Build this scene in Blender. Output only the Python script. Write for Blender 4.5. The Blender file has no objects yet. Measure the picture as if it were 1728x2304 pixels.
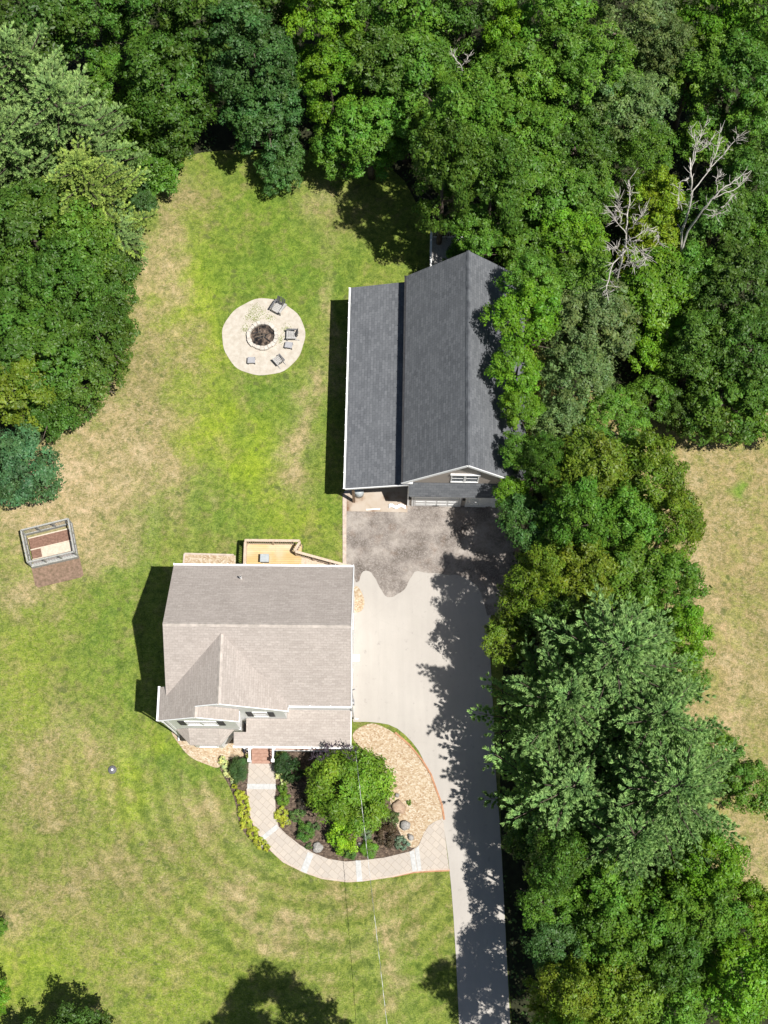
import bpy, math, random
import numpy as np
from mathutils import Vector, Matrix
random.seed(7); RNG = np.random.default_rng(11)
R_ = math.radians
S = bpy.context.scene
COL = S.collection
# ------------------------------------------------------------------ camera
F_PX, TILT, ROLL, HC = 3175.88, R_(16.093), R_(0.302), 87.01
cam = bpy.data.cameras.new('camera'); co = bpy.data.objects.new('camera', cam); COL.objects.link(co)
cam.sensor_fit = 'VERTICAL'; cam.sensor_height = 24; cam.lens = 24 * F_PX / 2304
cam.clip_start = 0.5; cam.clip_end = 6000
fw = Vector((0, math.sin(TILT), -math.cos(TILT))); up = Vector((0, math.cos(TILT), math.sin(TILT))); rt = Vector((1, 0, 0))
up2 = up * math.cos(ROLL) + rt * math.sin(ROLL); rt2 = rt * math.cos(ROLL) - up * math.sin(ROLL)
M = Matrix((rt2, up2, -fw)).transposed().to_4x4(); M.translation = (0, 0, HC)
co.matrix_world = M
S.camera = co
def G(px, py, z=0.0):
    """world point at height z seen at photo pixel px,py (1728x2304): used to survey where things stand"""
    d = fw + rt2 * ((px - 864) / F_PX) + up2 * ((1152 - py) / F_PX)
    t = (z - HC) / d.z
    return Vector((d.x * t, d.y * t, z))
def mpp(px, py, z):   # metres per photo pixel at that place
    return (G(px + 1, py, z) - G(px, py, z)).length
# ------------------------------------------------------------------ light
SUN_EL, SUN_AZ = R_(67), R_(32)      # azimuth: rays travel towards -x,+y
w = bpy.data.worlds.new('World'); S.world = w; w.use_nodes = True
nt = w.node_tree; bg = nt.nodes['Background']
sky = nt.nodes.new('ShaderNodeTexSky'); sky.sky_type = 'NISHITA'; sky.sun_disc = False
sky.sun_elevation = SUN_EL; sky.sun_rotation = R_(90) + SUN_AZ
nt.links.new(sky.outputs[0], bg.inputs[0]); bg.inputs[1].default_value = 0.05
sd = Vector((-math.cos(SUN_AZ) * math.cos(SUN_EL), math.sin(SUN_AZ) * math.cos(SUN_EL), -math.sin(SUN_EL)))
sl = bpy.data.lights.new('sun', 'SUN'); sl.energy = 5.0; sl.angle = R_(0.53); sl.color = (1, .965, .91)
so = bpy.data.objects.new('sun', sl); COL.objects.link(so); so.rotation_euler = sd.to_track_quat('-Z', 'Y').to_euler()
S.view_settings.view_transform = 'Standard'; S.view_settings.look = 'None'
S.view_settings.exposure = 0.38; S.view_settings.gamma = 1
try:
    S.cycles.max_bounces = 6; S.cycles.transparent_max_bounces = 4; S.cycles.diffuse_bounces = 3
except Exception: pass

# ------------------------------------------------------------------ materials
def mat(name, col=(.5, .5, .5), rough=.85, spec=.3, metal=0):
    m = bpy.data.materials.new(name); m.use_nodes = True
    b = m.node_tree.nodes['Principled BSDF']
    b.inputs['Base Color'].default_value = (*col, 1); b.inputs['Roughness'].default_value = rough
    b.inputs['Specular IOR Level'].default_value = spec; b.inputs['Metallic'].default_value = metal
    return m
class N:
    """small node helper"""
    def __init__(s, m): s.m = m; s.t = m.node_tree; s.b = s.t.nodes['Principled BSDF']
    def n(s, typ, **k):
        o = s.t.nodes.new(typ)
        for a, v in k.items():
            if a in o.inputs.keys(): o.inputs[a].default_value = v
            else: setattr(o, a, v)
        return o
    def l(s, a, b): s.t.links.new(a, b)
    def coord(s, kind='Object', scale=(1, 1, 1), rot=(0, 0, 0)):
        tc = s.n('ShaderNodeTexCoord'); mp = s.n('ShaderNodeMapping')
        mp.inputs['Scale'].default_value = scale; mp.inputs['Rotation'].default_value = rot
        s.l(tc.outputs[kind], mp.inputs[0]); return mp.outputs[0]
    def noise(s, vec, scale, detail=4, rough=.6):
        o = s.n('ShaderNodeTexNoise'); o.inputs['Scale'].default_value = scale; o.inputs['Detail'].default_value = detail; o.inputs['Roughness'].default_value = rough
        s.l(vec, o.inputs['Vector']); return o.outputs[0]
    def ramp(s, fac, stops):
        o = s.n('ShaderNodeValToRGB'); e = o.color_ramp.elements
        while len(e) < len(stops): e.new(.5)
        for i, (p, c) in enumerate(stops):
            e[i].position = p; e[i].color = (*c, 1) if len(c) == 3 else c
        s.l(fac, o.inputs[0]); return o.outputs[0]
    def mix(s, fac, a, b, mode='MIX'):
        o = s.n('ShaderNodeMix', data_type='RGBA', blend_type=mode)
        for sock, v in ((o.inputs[0], fac), (o.inputs[6], a), (o.inputs[7], b)):
            if isinstance(v, (int, float)): sock.default_value = v
            elif isinstance(v, tuple): sock.default_value = (*v, 1)
            else: s.l(v, sock)
        return o.outputs[2]
    def col(s, c): s.l(c, s.b.inputs['Base Color'])
    def bump(s, h, strength=.4, dist=.02):
        o = s.n('ShaderNodeBump'); o.inputs['Strength'].default_value = strength; o.inputs['Distance'].default_value = dist
        s.l(h, o.inputs['Height']); s.l(o.outputs[0], s.b.inputs['Normal'])
def g(v): return (v, v, v)
def noisy(name, a, b, scale=4, rough=.85, bump=0, coord='Object', detail=5, lo=.35, hi=.65, spec=.3):
    m = mat(name, a, rough, spec); n = N(m); f = n.noise(n.coord(coord), scale, detail)
    n.col(n.ramp(f, [(lo, a), (hi, b)]))
    if bump: n.bump(f, bump, .03)
    return m
MT = {}
MT['white'] = noisy('white_paint', (.80, .80, .79), (.86, .86, .85), 3, .55)
# clapboard siding
def siding(name, c):
    m = mat(name, c, .6); n = N(m); v = n.coord('Object')
    wv = n.n('ShaderNodeTexWave', wave_type='BANDS', bands_direction='Z', wave_profile='SAW'); wv.inputs['Scale'].default_value = 1.3
    n.l(v, wv.inputs['Vector']); n.bump(wv.outputs[1], .5, .02)
    n.col(n.mix(n.noise(v, 2), c, tuple(x * .9 for x in c))); return m
MT['siding'] = siding('white_siding', (.90, .90, .89))
MT['beige'] = siding('beige_siding', (.47, .41, .36))
MT['black'] = noisy('black_paint', (.015, .015, .017), (.03, .03, .032), 5, .6)
MT['glass'] = mat('window_glass', (.12, .14, .16), .12, .6)
MT['glass_dark'] = mat('dark_glass', (.05, .06, .075), .08, .7)
MT['brown_deck'] = noisy('brown_decking', (.30, .17, .12), (.40, .25, .19), 6, .7)
MT['grey_wood'] = noisy('weathered_grey_wood', (.30, .29, .28), (.46, .45, .43), 14, .8)
MT['grey_plastic'] = noisy('grey_plastic', (.30, .30, .32), (.38, .38, .39), 10, .6)
MT['dark_grey'] = noisy('charcoal_plastic', (.09, .09, .10), (.15, .15, .155), 10, .6)
MT['tank'] = noisy('galvanised_grey', (.33, .36, .38), (.42, .45, .46), 5, .45)
MT['wood_post'] = noisy('brown_timber', (.20, .13, .09), (.30, .21, .15), 8, .8)
MT['old_rail'] = noisy('weathered_tan_rail', (.44, .34, .25), (.58, .47, .37), 8, .8)
MT['bark'] = noisy('grey_brown_bark', (.08, .06, .045), (.17, .14, .11), 6, .9, .5)
MT['deadwood'] = noisy('bleached_deadwood', (.34, .31, .28), (.58, .55, .50), 9, .85)
MT['garden_frame'] = noisy('weathered_garden_frame', (.27, .28, .26), (.42, .41, .38), 9, .8)
MT['garden_grass'] = noisy('garden_floor_grass', (.17, .17, .07), (.30, .26, .14), 6, .95, .4)
MT['garden_floor'] = noisy('garden_floor_fabric', (.20, .18, .16), (.30, .27, .25), 6, .95, .3)
MT['bare_board'] = noisy('pale_boards', (.50, .42, .33), (.62, .53, .42), 7, .8)
MT['soil'] = noisy('red_brown_mulch', (.15, .085, .06), (.26, .15, .11), 9, .95, .6, detail=8)
MT['soil_apron'] = noisy('faded_mulch', (.14, .10, .065), (.27, .18, .13), 5, .95, .6, detail=8)
MT['ash'] = noisy('ash_char_and_shade', (.012, .011, .012), (.20, .15, .115), 3.2, .95, .6, detail=6, lo=.44, hi=.66)  # ash and char, dark tone deepened so the pit reads as a shaded hollow
MT['stone'] = noisy('grey_boulder', (.20, .19, .18), (.42, .40, .37), 4, .85, .6)
MT['stone_tan'] = noisy('tan_boulder', (.32, .22, .15), (.46, .35, .26), 3, .85, .6)
MT['ring_stone'] = noisy('pale_ring_stone', (.44, .40, .35), (.60, .56, .50), 6, .85, .5)
MT['cable'] = noisy('glint_dash_cable', (.12, .13, .13), (.60, .60, .60), 1.6, .4, lo=.46, hi=.54)  # pale dashes painted in for glints along the twisted strands
MT['cable_dark'] = noisy('dark_cable', (.015, .02, .015), (.03, .035, .03), 10, .6)
MT['edging'] = noisy('orange_edging', (.36, .17, .09), (.48, .27, .16), 6, .9)
# new yellow pine deck boards
m = mat('yellow_deck_boards', (.6, .45, .2), .6); n = N(m); v = n.coord('Object')
br = n.n('ShaderNodeTexBrick'); n.l(v, br.inputs['Vector']); br.inputs['Scale'].default_value = 1; br.inputs['Brick Width'].default_value = 3.6; br.inputs['Row Height'].default_value = .14; br.inputs['Mortar Size'].default_value = .006
br.inputs['Color1'].default_value = (.62, .45, .20, 1); br.inputs['Color2'].default_value = (.50, .36, .16, 1); br.inputs['Mortar'].default_value = (.15, .1, .05, 1)
n.col(n.mix(n.ramp(n.noise(v, .7, 3), [(.4, g(0)), (.65, g(.7))]), br.outputs[0], (.55, .47, .36))); MT['deck'] = m
# shingles (UV in metres: u along the eave, v up the slope)
def shingles(name, c1, c2, c3, stain, rowh=.15):
    m = mat(name, c1, .92, .2); n = N(m); v = n.coord('UV')
    br = n.n('ShaderNodeTexBrick'); n.l(v, br.inputs['Vector']); br.inputs['Scale'].default_value = 1
    br.inputs['Brick Width'].default_value = .32; br.inputs['Row Height'].default_value = rowh
    br.inputs['Mortar Size'].default_value = .012; br.inputs['Mortar Smooth'].default_value = .5; br.inputs['Bias'].default_value = -.1
    br.inputs['Color1'].default_value = (*c1, 1); br.inputs['Color2'].default_value = (*c2, 1); br.inputs['Mortar'].default_value = (*c3, 1)
    big = n.ramp(n.noise(v, .55, 5, .65), [(.3, g(0)), (.7, g(1))])
    c = n.mix(big, br.outputs[0], stain)
    c = n.mix(.5, br.outputs[0], c)
    sc = n.coord('UV', scale=(.35, 5, 1)); st = n.ramp(n.noise(sc, 1.6, 5, .7), [(.3, g(.93)), (.7, g(1.07))])
    c = n.mix(1.0, c, st, 'MULTIPLY')
    fine = n.ramp(n.noise(v, 9, 4, .8), [(.25, g(.8)), (.75, g(1.2))])
    n.col(n.mix(1.0, c, fine, 'MULTIPLY')); n.bump(br.outputs[1], -.3, .01)
    return m
MT['roof_tan'] = shingles('tan_grey_shingles', (.33, .29, .26), (.41, .365, .33), (.27, .24, .215), (.42, .37, .335))
MT['roof_dark'] = shingles('charcoal_blue_shingles', (.100, .106, .116), (.158, .165, .177), (.06, .064, .071), (.150, .157, .167), .19)
MT['cap_tan'] = noisy('tan_ridge_shingles', (.37, .33, .295), (.54, .48, .43), 2.6, .9)
MT['cap_dark'] = noisy('charcoal_ridge_shingles', (.07, .075, .085), (.13, .138, .15), 2.4, .9)
# driveway surfaces
m = mat('worn_pale_asphalt', (.4, .4, .4), .9, .2); n = N(m); v = n.coord('Object')
a = n.ramp(n.noise(v, .22, 6, .6), [(.3, (.385, .355, .32)), (.7, (.46, .43, .39))])
a = n.mix(n.ramp(n.noise(n.coord('Object', scale=(1, .25, 1)), 1.1, 5, .7), [(.35, g(0)), (.8, g(.35))]), a, (.32, .30, .275))
a = n.mix(n.ramp(n.noise(v, 22, 3, .8), [(.3, g(0)), (.8, g(.3))]), a, (.50, .47, .44))
crk = n.n('ShaderNodeTexVoronoi', feature='DISTANCE_TO_EDGE'); crk.inputs['Scale'].default_value = .22
wn = n.n('ShaderNodeTexNoise'); wn.inputs['Scale'].default_value = 1.2; n.l(v, wn.inputs['Vector'])
n.l(n.mix(.25, v, wn.outputs[1]), crk.inputs['Vector'])
a = n.mix(n.ramp(crk.outputs[0], [(0, g(.10)), (.004, g(0))]), a, (.2, .19, .18))
tk = n.ramp(n.noise(n.coord('Object', scale=(1.6, .09, 1)), 1.3, 4, .6), [(.44, g(0)), (.62, g(.14))]); a = n.mix(tk, a, (.30, .28, .255))
sp_ = n.ramp(n.noise(v, 1.9, 6, .75), [(.60, g(0)), (.68, g(.45))]); a = n.mix(sp_, a, (.24, .22, .20))
n.col(a); n.bump(n.noise(v, 40, 2), .2, .01); MT['drive'] = m
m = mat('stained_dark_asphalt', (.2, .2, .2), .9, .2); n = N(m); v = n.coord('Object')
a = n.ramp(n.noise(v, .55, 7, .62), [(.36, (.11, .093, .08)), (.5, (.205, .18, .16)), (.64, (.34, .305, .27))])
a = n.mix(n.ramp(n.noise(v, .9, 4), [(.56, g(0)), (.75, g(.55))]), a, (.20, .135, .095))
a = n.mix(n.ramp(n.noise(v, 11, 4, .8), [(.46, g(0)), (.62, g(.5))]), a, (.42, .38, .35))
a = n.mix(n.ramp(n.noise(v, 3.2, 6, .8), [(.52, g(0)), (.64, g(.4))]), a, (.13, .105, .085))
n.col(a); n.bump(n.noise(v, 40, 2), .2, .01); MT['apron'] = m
m = mat('stained_concrete', (.4, .35, .3), .9, .2); n = N(m); v = n.coord('Object')
a = n.ramp(n.noise(v, .8, 6, .6), [(.35, (.20, .12, .075)), (.5, (.42, .35, .28)), (.7, (.47, .41, .35))]); n.col(a); MT['concrete'] = m
# pavers
def pavers(name, rot):
    m = mat(name, (.5, .45, .4), .85, .2); n = N(m); v = n.coord('Object', rot=(0, 0, rot))
    br = n.n('ShaderNodeTexBrick'); n.l(v, br.inputs['Vector']); br.inputs['Scale'].default_value = 1; br.offset = .37; br.squash = .55; br.squash_frequency = 2
    br.inputs['Brick Width'].default_value = .62; br.inputs['Row Height'].default_value = .36; br.inputs['Mortar Size'].default_value = .011; br.inputs['Mortar Smooth'].default_value = .3
    br.inputs['Color1'].default_value = (.50, .44, .375, 1); br.inputs['Color2'].default_value = (.44, .39, .34, 1); br.inputs['Mortar'].default_value = (.30, .25, .20, 1)
    n.col(n.mix(n.ramp(n.noise(v, 5, 5), [(.3, g(0)), (.8, g(.4))]), br.outputs[0], (.36, .33, .30))); n.bump(br.outputs[1], -.4, .01); return m
MT['paver'] = pavers('cream_paving_stones', R_(42))
MT['slab'] = noisy('white_granite_step', (.42, .42, .41), (.53, .53, .52), 6, .8)
# chips, mulch, gravel
def chips(name, cols, scale, bumpv=.6):
    m = mat(name, cols[0], .9, .2); n = N(m); v = n.coord('Object', scale=(1, 1.5, 1), rot=(0, 0, .6))
    wn = n.n('ShaderNodeTexNoise'); wn.inputs['Scale'].default_value = 3.5; n.l(v, wn.inputs['Vector'])
    vv = n.mix(.18, v, wn.outputs[1])
    vo = n.n('ShaderNodeTexVoronoi'); vo.inputs['Scale'].default_value = scale; n.l(vv, vo.inputs['Vector'])
    sp = n.n('ShaderNodeSeparateColor'); n.l(vo.outputs[1], sp.inputs[0])
    k = len(cols); st = [(i / (k - 1) * .9 + .05, c) for i, c in enumerate(cols)]
    c = n.ramp(sp.outputs[0], st)
    c = n.mix(n.ramp(n.noise(v, 1.1, 5), [(.3, g(0)), (.75, g(.5))]), c, cols[len(cols) // 2])
    n.col(c); n.bump(vo.outputs[0], bumpv, .03); return m
MT['chips'] = chips('tan_wood_chips', [(.30, .20, .12), (.39, .285, .18), (.44, .345, .235), (.48, .395, .28), (.57, .50, .40)], 13)
MT['mulch'] = chips('dark_mulch', [(.045, .032, .024), (.08, .057, .043), (.12, .088, .066), (.19, .14, .10)], 11)
MT['pit_gravel'] = noisy('cream_stone_dust', (.42, .375, .31), (.52, .475, .41), 3, .95, .3, detail=8)
MT['curb'] = noisy('pinkish_edging_stone', (.42, .34, .28), (.55, .46, .39), 5, .9)
# lawn: painted albedo variation (real grass colour) plus fine mottling
m = mat('lawn_grass', (.15, .2, .05), .95, .15); n = N(m); v = n.coord('Object')
at = n.n('ShaderNodeAttribute', attribute_name='soil_color')
dry = n.n('ShaderNodeAttribute', attribute_name='dryness')
c = at.outputs[0]
wn = n.n('ShaderNodeTexNoise'); wn.inputs['Scale'].default_value = 1.1; wn.inputs['Detail'].default_value = 6; n.l(v, wn.inputs['Vector'])
dv = n.mix(.30, v, wn.outputs[1])
f1 = n.noise(dv, 1.15, 9, .74)
sh = n.n('ShaderNodeMath', operation='MULTIPLY_ADD'); n.l(dry.outputs[2], sh.inputs[0]); sh.inputs[1].default_value = .22; n.l(f1, sh.inputs[2])
pal = n.ramp(sh.outputs[0], [(.36, (.075, .125, .020)), (.46, (.125, .185, .030)), (.53, (.20, .265, .035)), (.60, (.195, .195, .06)), (.68, (.31, .25, .115)), (.78, (.46, .37, .22))])
c = n.mix(.42, c, pal)
f2 = n.noise(dv, 4.5, 8, .8)
c = n.mix(1.0, c, n.ramp(f2, [(.39, (.58, .66, .54)), (.5, (1, 1, 1)), (.61, (1.42, 1.30, 1.46))]), 'MULTIPLY')
f3 = n.noise(v, 13, 3, .7)
c = n.mix(1.0, c, n.ramp(f3, [(.40, (.74, .77, .72)), (.60, (1.26, 1.22, 1.26))]), 'MULTIPLY')
vo = n.n('ShaderNodeTexVoronoi'); vo.inputs['Scale'].default_value = 2.6
n.l(n.mix(.5, v, wn.outputs[1]), vo.inputs['Vector'])
patch = n.ramp(vo.outputs[0], [(.16, g(.75)), (.28, g(0))])
gate = n.ramp(n.noise(v, .33, 4), [(.47, g(0)), (.56, g(1))])
c = n.mix(n.mix(1.0, patch, gate, 'MULTIPLY'), c, (.085, .11, .03))
straw = n.ramp(n.noise(n.coord('Object', scale=(1, 1.9, 1), rot=(0, 0, .5)), 4.6, 6, .85), [(.52, g(0)), (.60, g(1))])
sf = n.mix(1.0, straw, dry.outputs[2], 'MULTIPLY')
c = n.mix(sf, c, (.46, .365, .23))
n.col(c); n.bump(f2, .8, .10); MT['lawn'] = m
m = noisy('forest_litter_and_shade', (.018, .020, .009), (.036, .040, .016), 2.5, .95, .5); MT['litter'] = m  # litter tone, also painted shade on the grass strip by the drive
# foliage: object colour x per leaf tint
def foliage(name, rough=.46, trans=.25, spec=.32):
    m = bpy.data.materials.new(name); m.use_nodes = True; n = N(m); b = n.b
    oi = n.n('ShaderNodeObjectInfo'); at = n.n('ShaderNodeAttribute', attribute_name='tint')
    c = n.mix(1.0, oi.outputs['Color'], at.outputs[0], 'MULTIPLY')
    n.l(c, b.inputs['Base Color']); b.inputs['Roughness'].default_value = rough; b.inputs['Specular IOR Level'].default_value = spec
    tr = n.n('ShaderNodeBsdfTranslucent'); c2 = n.mix(1.0, c, (1.5, 1.6, .7), 'MULTIPLY'); n.l(c2, tr.inputs[0])
    mx = n.n('ShaderNodeMixShader'); mx.inputs[0].default_value = trans
    n.l(b.outputs[0], mx.inputs[1]); n.l(tr.outputs[0], mx.inputs[2])
    n.l(mx.outputs[0], n.t.nodes['Material Output'].inputs[0]); return m
MT['leaf'] = foliage('leaf_foliage'); MT['needle'] = foliage('needle_foliage', .55, .18, .3)

# ------------------------------------------------------------------ mesh builder
class MB:
    def __init__(s): s.v = []; s.f = []; s.uv = {}
    def add(s, vs, fs, uvs=None):
        k = len(s.v); s.v += [tuple(x) for x in vs]
        for i, f in enumerate(fs):
            if uvs and uvs[i]: s.uv[len(s.f)] = uvs[i]
            s.f.append(tuple(j + k for j in f))
        return s
    def box(s, x0, x1, y0, y1, z0, z1):
        return s.add([(x0, y0, z0), (x1, y0, z0), (x1, y1, z0), (x0, y1, z0), (x0, y0, z1), (x1, y0, z1), (x1, y1, z1), (x0, y1, z1)],
                     [(0, 3, 2, 1), (4, 5, 6, 7), (0, 1, 5, 4), (1, 2, 6, 5), (2, 3, 7, 6), (3, 0, 4, 7)])
    def bar(s, p, q, wd, ht=None, upv=(0, 0, 1)):
        p, q = Vector(p), Vector(q); d = (q - p).normalized(); u = Vector(upv)
        if abs(d.dot(u)) > .95: u = Vector((0, 1, 0))
        a = d.cross(u).normalized(); c = a.cross(d).normalized(); ht = ht or wd; a *= wd / 2; c *= ht / 2
        return s.add([p - a - c, p + a - c, p + a + c, p - a + c, q - a - c, q + a - c, q + a + c, q - a + c],
                     [(0, 1, 2, 3), (7, 6, 5, 4), (0, 4, 5, 1), (1, 5, 6, 2), (2, 6, 7, 3), (3, 7, 4, 0)])
    def tube(s, pts, rad, n=8, cap=True):
        pts = [Vector(p) for p in pts]
        if isinstance(rad, (int, float)): rad = [rad] * len(pts)
        k = len(s.v); vs = []; fs = []; ref = Vector((.37, .9, .2)).normalized()
        for i, p in enumerate(pts):
            d = (pts[min(i + 1, len(pts) - 1)] - pts[max(i - 1, 0)]).normalized()
            a = d.cross(ref)
            if a.length < .1: a = d.cross(Vector((1, 0, 0)))
            a.normalize(); b = d.cross(a)
            for j in range(n):
                t = 2 * math.pi * j / n; vs.append(p + (a * math.cos(t) + b * math.sin(t)) * rad[i])
        for i in range(len(pts) - 1):
            for j in range(n):
                fs.append((i * n + j, i * n + (j + 1) % n, (i + 1) * n + (j + 1) % n, (i + 1) * n + j))
        if cap: fs.append(tuple(range(n - 1, -1, -1))); fs.append(tuple(range((len(pts) - 1) * n, len(pts) * n)))
        return s.add(vs, fs)
    def lathe(s, prof, n=24, c=(0, 0)):
        vs = []; fs = []
        for r, z in prof:
            for j in range(n):
                t = 2 * math.pi * j / n; vs.append((c[0] + r * math.cos(t), c[1] + r * math.sin(t), z))
        for i in range(len(prof) - 1):
            for j in range(n): fs.append((i * n + j, i * n + (j + 1) % n, (i + 1) * n + (j + 1) % n, (i + 1) * n + j))
        fs.append(tuple(range((len(prof) - 1) * n, len(prof) * n))); return s.add(vs, fs)
    def prism(s, pts, z0, z1):
        n = len(pts)
        return s.add([(p[0], p[1], z0) for p in pts] + [(p[0], p[1], z1) for p in pts],
                     [tuple(range(n - 1, -1, -1)), tuple(range(n, 2 * n))] + [(i, (i + 1) % n, (i + 1) % n + n, i + n) for i in range(n)])
    def prof_y(s, prof, y0, y1):      # (x,z) profile extruded along y
        n = len(prof)
        return s.add([(x, y0, z) for x, z in prof] + [(x, y1, z) for x, z in prof],
                     [tuple(range(n)), tuple(range(2 * n - 1, n - 1, -1))] + [(i + n, (i + 1) % n + n, (i + 1) % n, i) for i in range(n)])
    def prof_x(s, prof, x0, x1):
        n = len(prof)
        return s.add([(x0, y, z) for y, z in prof] + [(x1, y, z) for y, z in prof],
                     [tuple(range(n - 1, -1, -1)), tuple(range(n, 2 * n))] + [(i, (i + 1) % n, (i + 1) % n + n, i + n) for i in range(n)])
    def panel(s, pts, th=.12):        # roof slab, uv in metres along the eave and up the slope
        P = [Vector(p) for p in pts]; nrm = Vector((0, 0, 0))
        for i in range(len(P)): nrm += P[i].cross(P[(i + 1) % len(P)])
        nrm.normalize()
        if nrm.z < 0: P.reverse(); nrm = -nrm
        h = Vector((0, 0, 1)).cross(nrm).normalized(); sl = nrm.cross(h); o = P[0]; n = len(P)
        uv = [((p).dot(h), (p).dot(sl)) for p in P]
        B = [p - Vector((0, 0, th)) for p in P]
        fs = [tuple(range(n)), tuple(range(2 * n - 1, n - 1, -1))] + [(i, i + n, (i + 1) % n + n, (i + 1) % n) for i in range(n)]
        return s.add(P + B, fs, [uv] + [None] * (n + 1))
    def mesh(s, name, m, smooth=False):
        me = bpy.data.meshes.new(name); me.from_pydata(s.v, [], s.f)
        if s.uv:
            ul = me.uv_layers.new(name='uv')
            for fi, u in s.uv.items():
                for k, li in enumerate(me.polygons[fi].loop_indices): ul.data[li].uv = u[k]
        if m: me.materials.append(MT[m] if isinstance(m, str) else m)
        if smooth: me.shade_smooth()
        me.update(); return me
    def build(s, name, m, parent=None, smooth=False, bevel=0):
        o = bpy.data.objects.new(name, s.mesh(name, m, smooth)); COL.objects.link(o); o.parent = parent
        if bevel:
            b = o.modifiers.new('bevel', 'BEVEL'); b.width = bevel; b.segments = 2
        return o
def tag(o, label=None, cat=None, group=None, kind=None):
    if label: o['label'] = label
    if cat: o['category'] = cat
    if group: o['group'] = group
    if kind: o['kind'] = kind
    return o
def empty(name, loc=(0, 0, 0), rz=0, label=None, cat=None, group=None):
    o = bpy.data.objects.new(name, None); COL.objects.link(o); o.location = loc; o.rotation_euler = (0, 0, rz); o.empty_display_size = .3
    return tag(o, label, cat, group)
def smooth_poly(pts, it=2):
    for _ in range(it):
        q = []
        for i in range(len(pts)):
            a, b = pts[i], pts[(i + 1) % len(pts)]
            q += [(a[0] * .75 + b[0] * .25, a[1] * .75 + b[1] * .25), (a[0] * .25 + b[0] * .75, a[1] * .25 + b[1] * .75)]
        pts = q
    return pts
def sheet(name, px, z, m, smooth=0, kind='structure', th=None, z_from=0.0):
    if smooth: px = smooth_poly(px, smooth)
    pts = [G(x, y, z) for x, y in px]
    area = sum(pts[i].x * pts[(i + 1) % len(pts)].y - pts[(i + 1) % len(pts)].x * pts[i].y for i in range(len(pts)))
    if area < 0: pts.reverse()
    o = MB().prism([(p.x, p.y) for p in pts], z_from - .02, z).build(name, m)
    import bmesh
    bm = bmesh.new(); bm.from_mesh(o.data); bmesh.ops.triangulate(bm, faces=[f for f in bm.faces if len(f.verts) > 4]); bm.to_mesh(o.data); bm.free()
    return tag(o, kind=kind)

# ------------------------------------------------------------------ ground
def vnoise(x, y, s, seed):
    r = np.random.default_rng(seed); T = r.random((256, 256))
    x = x * s; y = y * s; xi = np.floor(x).astype(int); yi = np.floor(y).astype(int); fx = x - xi; fy = y - yi
    fx = fx * fx * (3 - 2 * fx); fy = fy * fy * (3 - 2 * fy)
    t = lambda a, b: T[a % 256, b % 256]
    return (t(xi, yi) * (1 - fx) + t(xi + 1, yi) * fx) * (1 - fy) + (t(xi, yi + 1) * (1 - fx) + t(xi + 1, yi + 1) * fx) * fy
def fbm(x, y, s, seed, o=5):
    r = 0; a = .5; tot = 0
    for i in range(o): r = r + a * vnoise(x, y, s * 2 ** i, seed + i); tot += a; a *= .55
    return r / tot
out = [60, 90, 150, 300, 700, 2000]
xs = np.concatenate([[-v for v in out[::-1]], np.arange(-45, 45.01, .2), out])
ys = np.concatenate([[-v for v in out[::-1]], np.arange(-30, 80.01, .2), [v + 30 for v in out]])
X, Y = np.meshgrid(xs, ys); nx, ny = len(xs), len(ys)
C = np.zeros((ny, nx, 3)); DR = np.zeros((ny, nx))
wx = X + 3.2 * (fbm(X, Y, .25, 60) - .5) * 2; wy = Y + 3.2 * (fbm(X, Y, .25, 70) - .5) * 2
n1 = fbm(X, Y, .12, 1); n2 = fbm(X, Y, .45, 20); n3 = fbm(X, Y, 1.3, 40)
base = np.array([.155, .186, .038]); dark = np.array([.105, .150, .030]); bright = np.array([.255, .315, .030]); dryc = np.array([.42, .33, .17])
C[:] = base
k = np.clip((n2 - .42) * 4, 0, 1)[..., None]; C[:] = C * (1 - .5 * k) + dark * .5 * k
DR[:] = .10 + .28 * np.clip((n1 - .5) * 3, 0, 1)
def blob(px, py, rx, ry, col, wgt, dry=0, rot=0):
    c = G(px, py); s = mpp(px, py, 0); a, b = rx * s, ry * s * 1.04
    dx, dy = wx - c.x, wy - c.y; ca, sa = math.cos(rot), math.sin(rot); u = (dx * ca + dy * sa) / a; vv = (-dx * sa + dy * ca) / b
    f = np.exp(-(u * u + vv * vv) * .9) * np.clip(.35 + 1.3 * n3 , 0, 1.1) * wgt; f = np.clip(f, 0, 1)
    C[:] = C * (1 - f[..., None]) + np.array(col) * f[..., None]
    DR[:] = DR * (1 - f) + dry * f
GR = (.085, .170, .020); BR = (.25, .34, .012); DY = (.36, .285, .155); BN = (.20, .16, .075); OL = (.16, .17, .05); MG = (.105, .178, .018)
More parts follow.
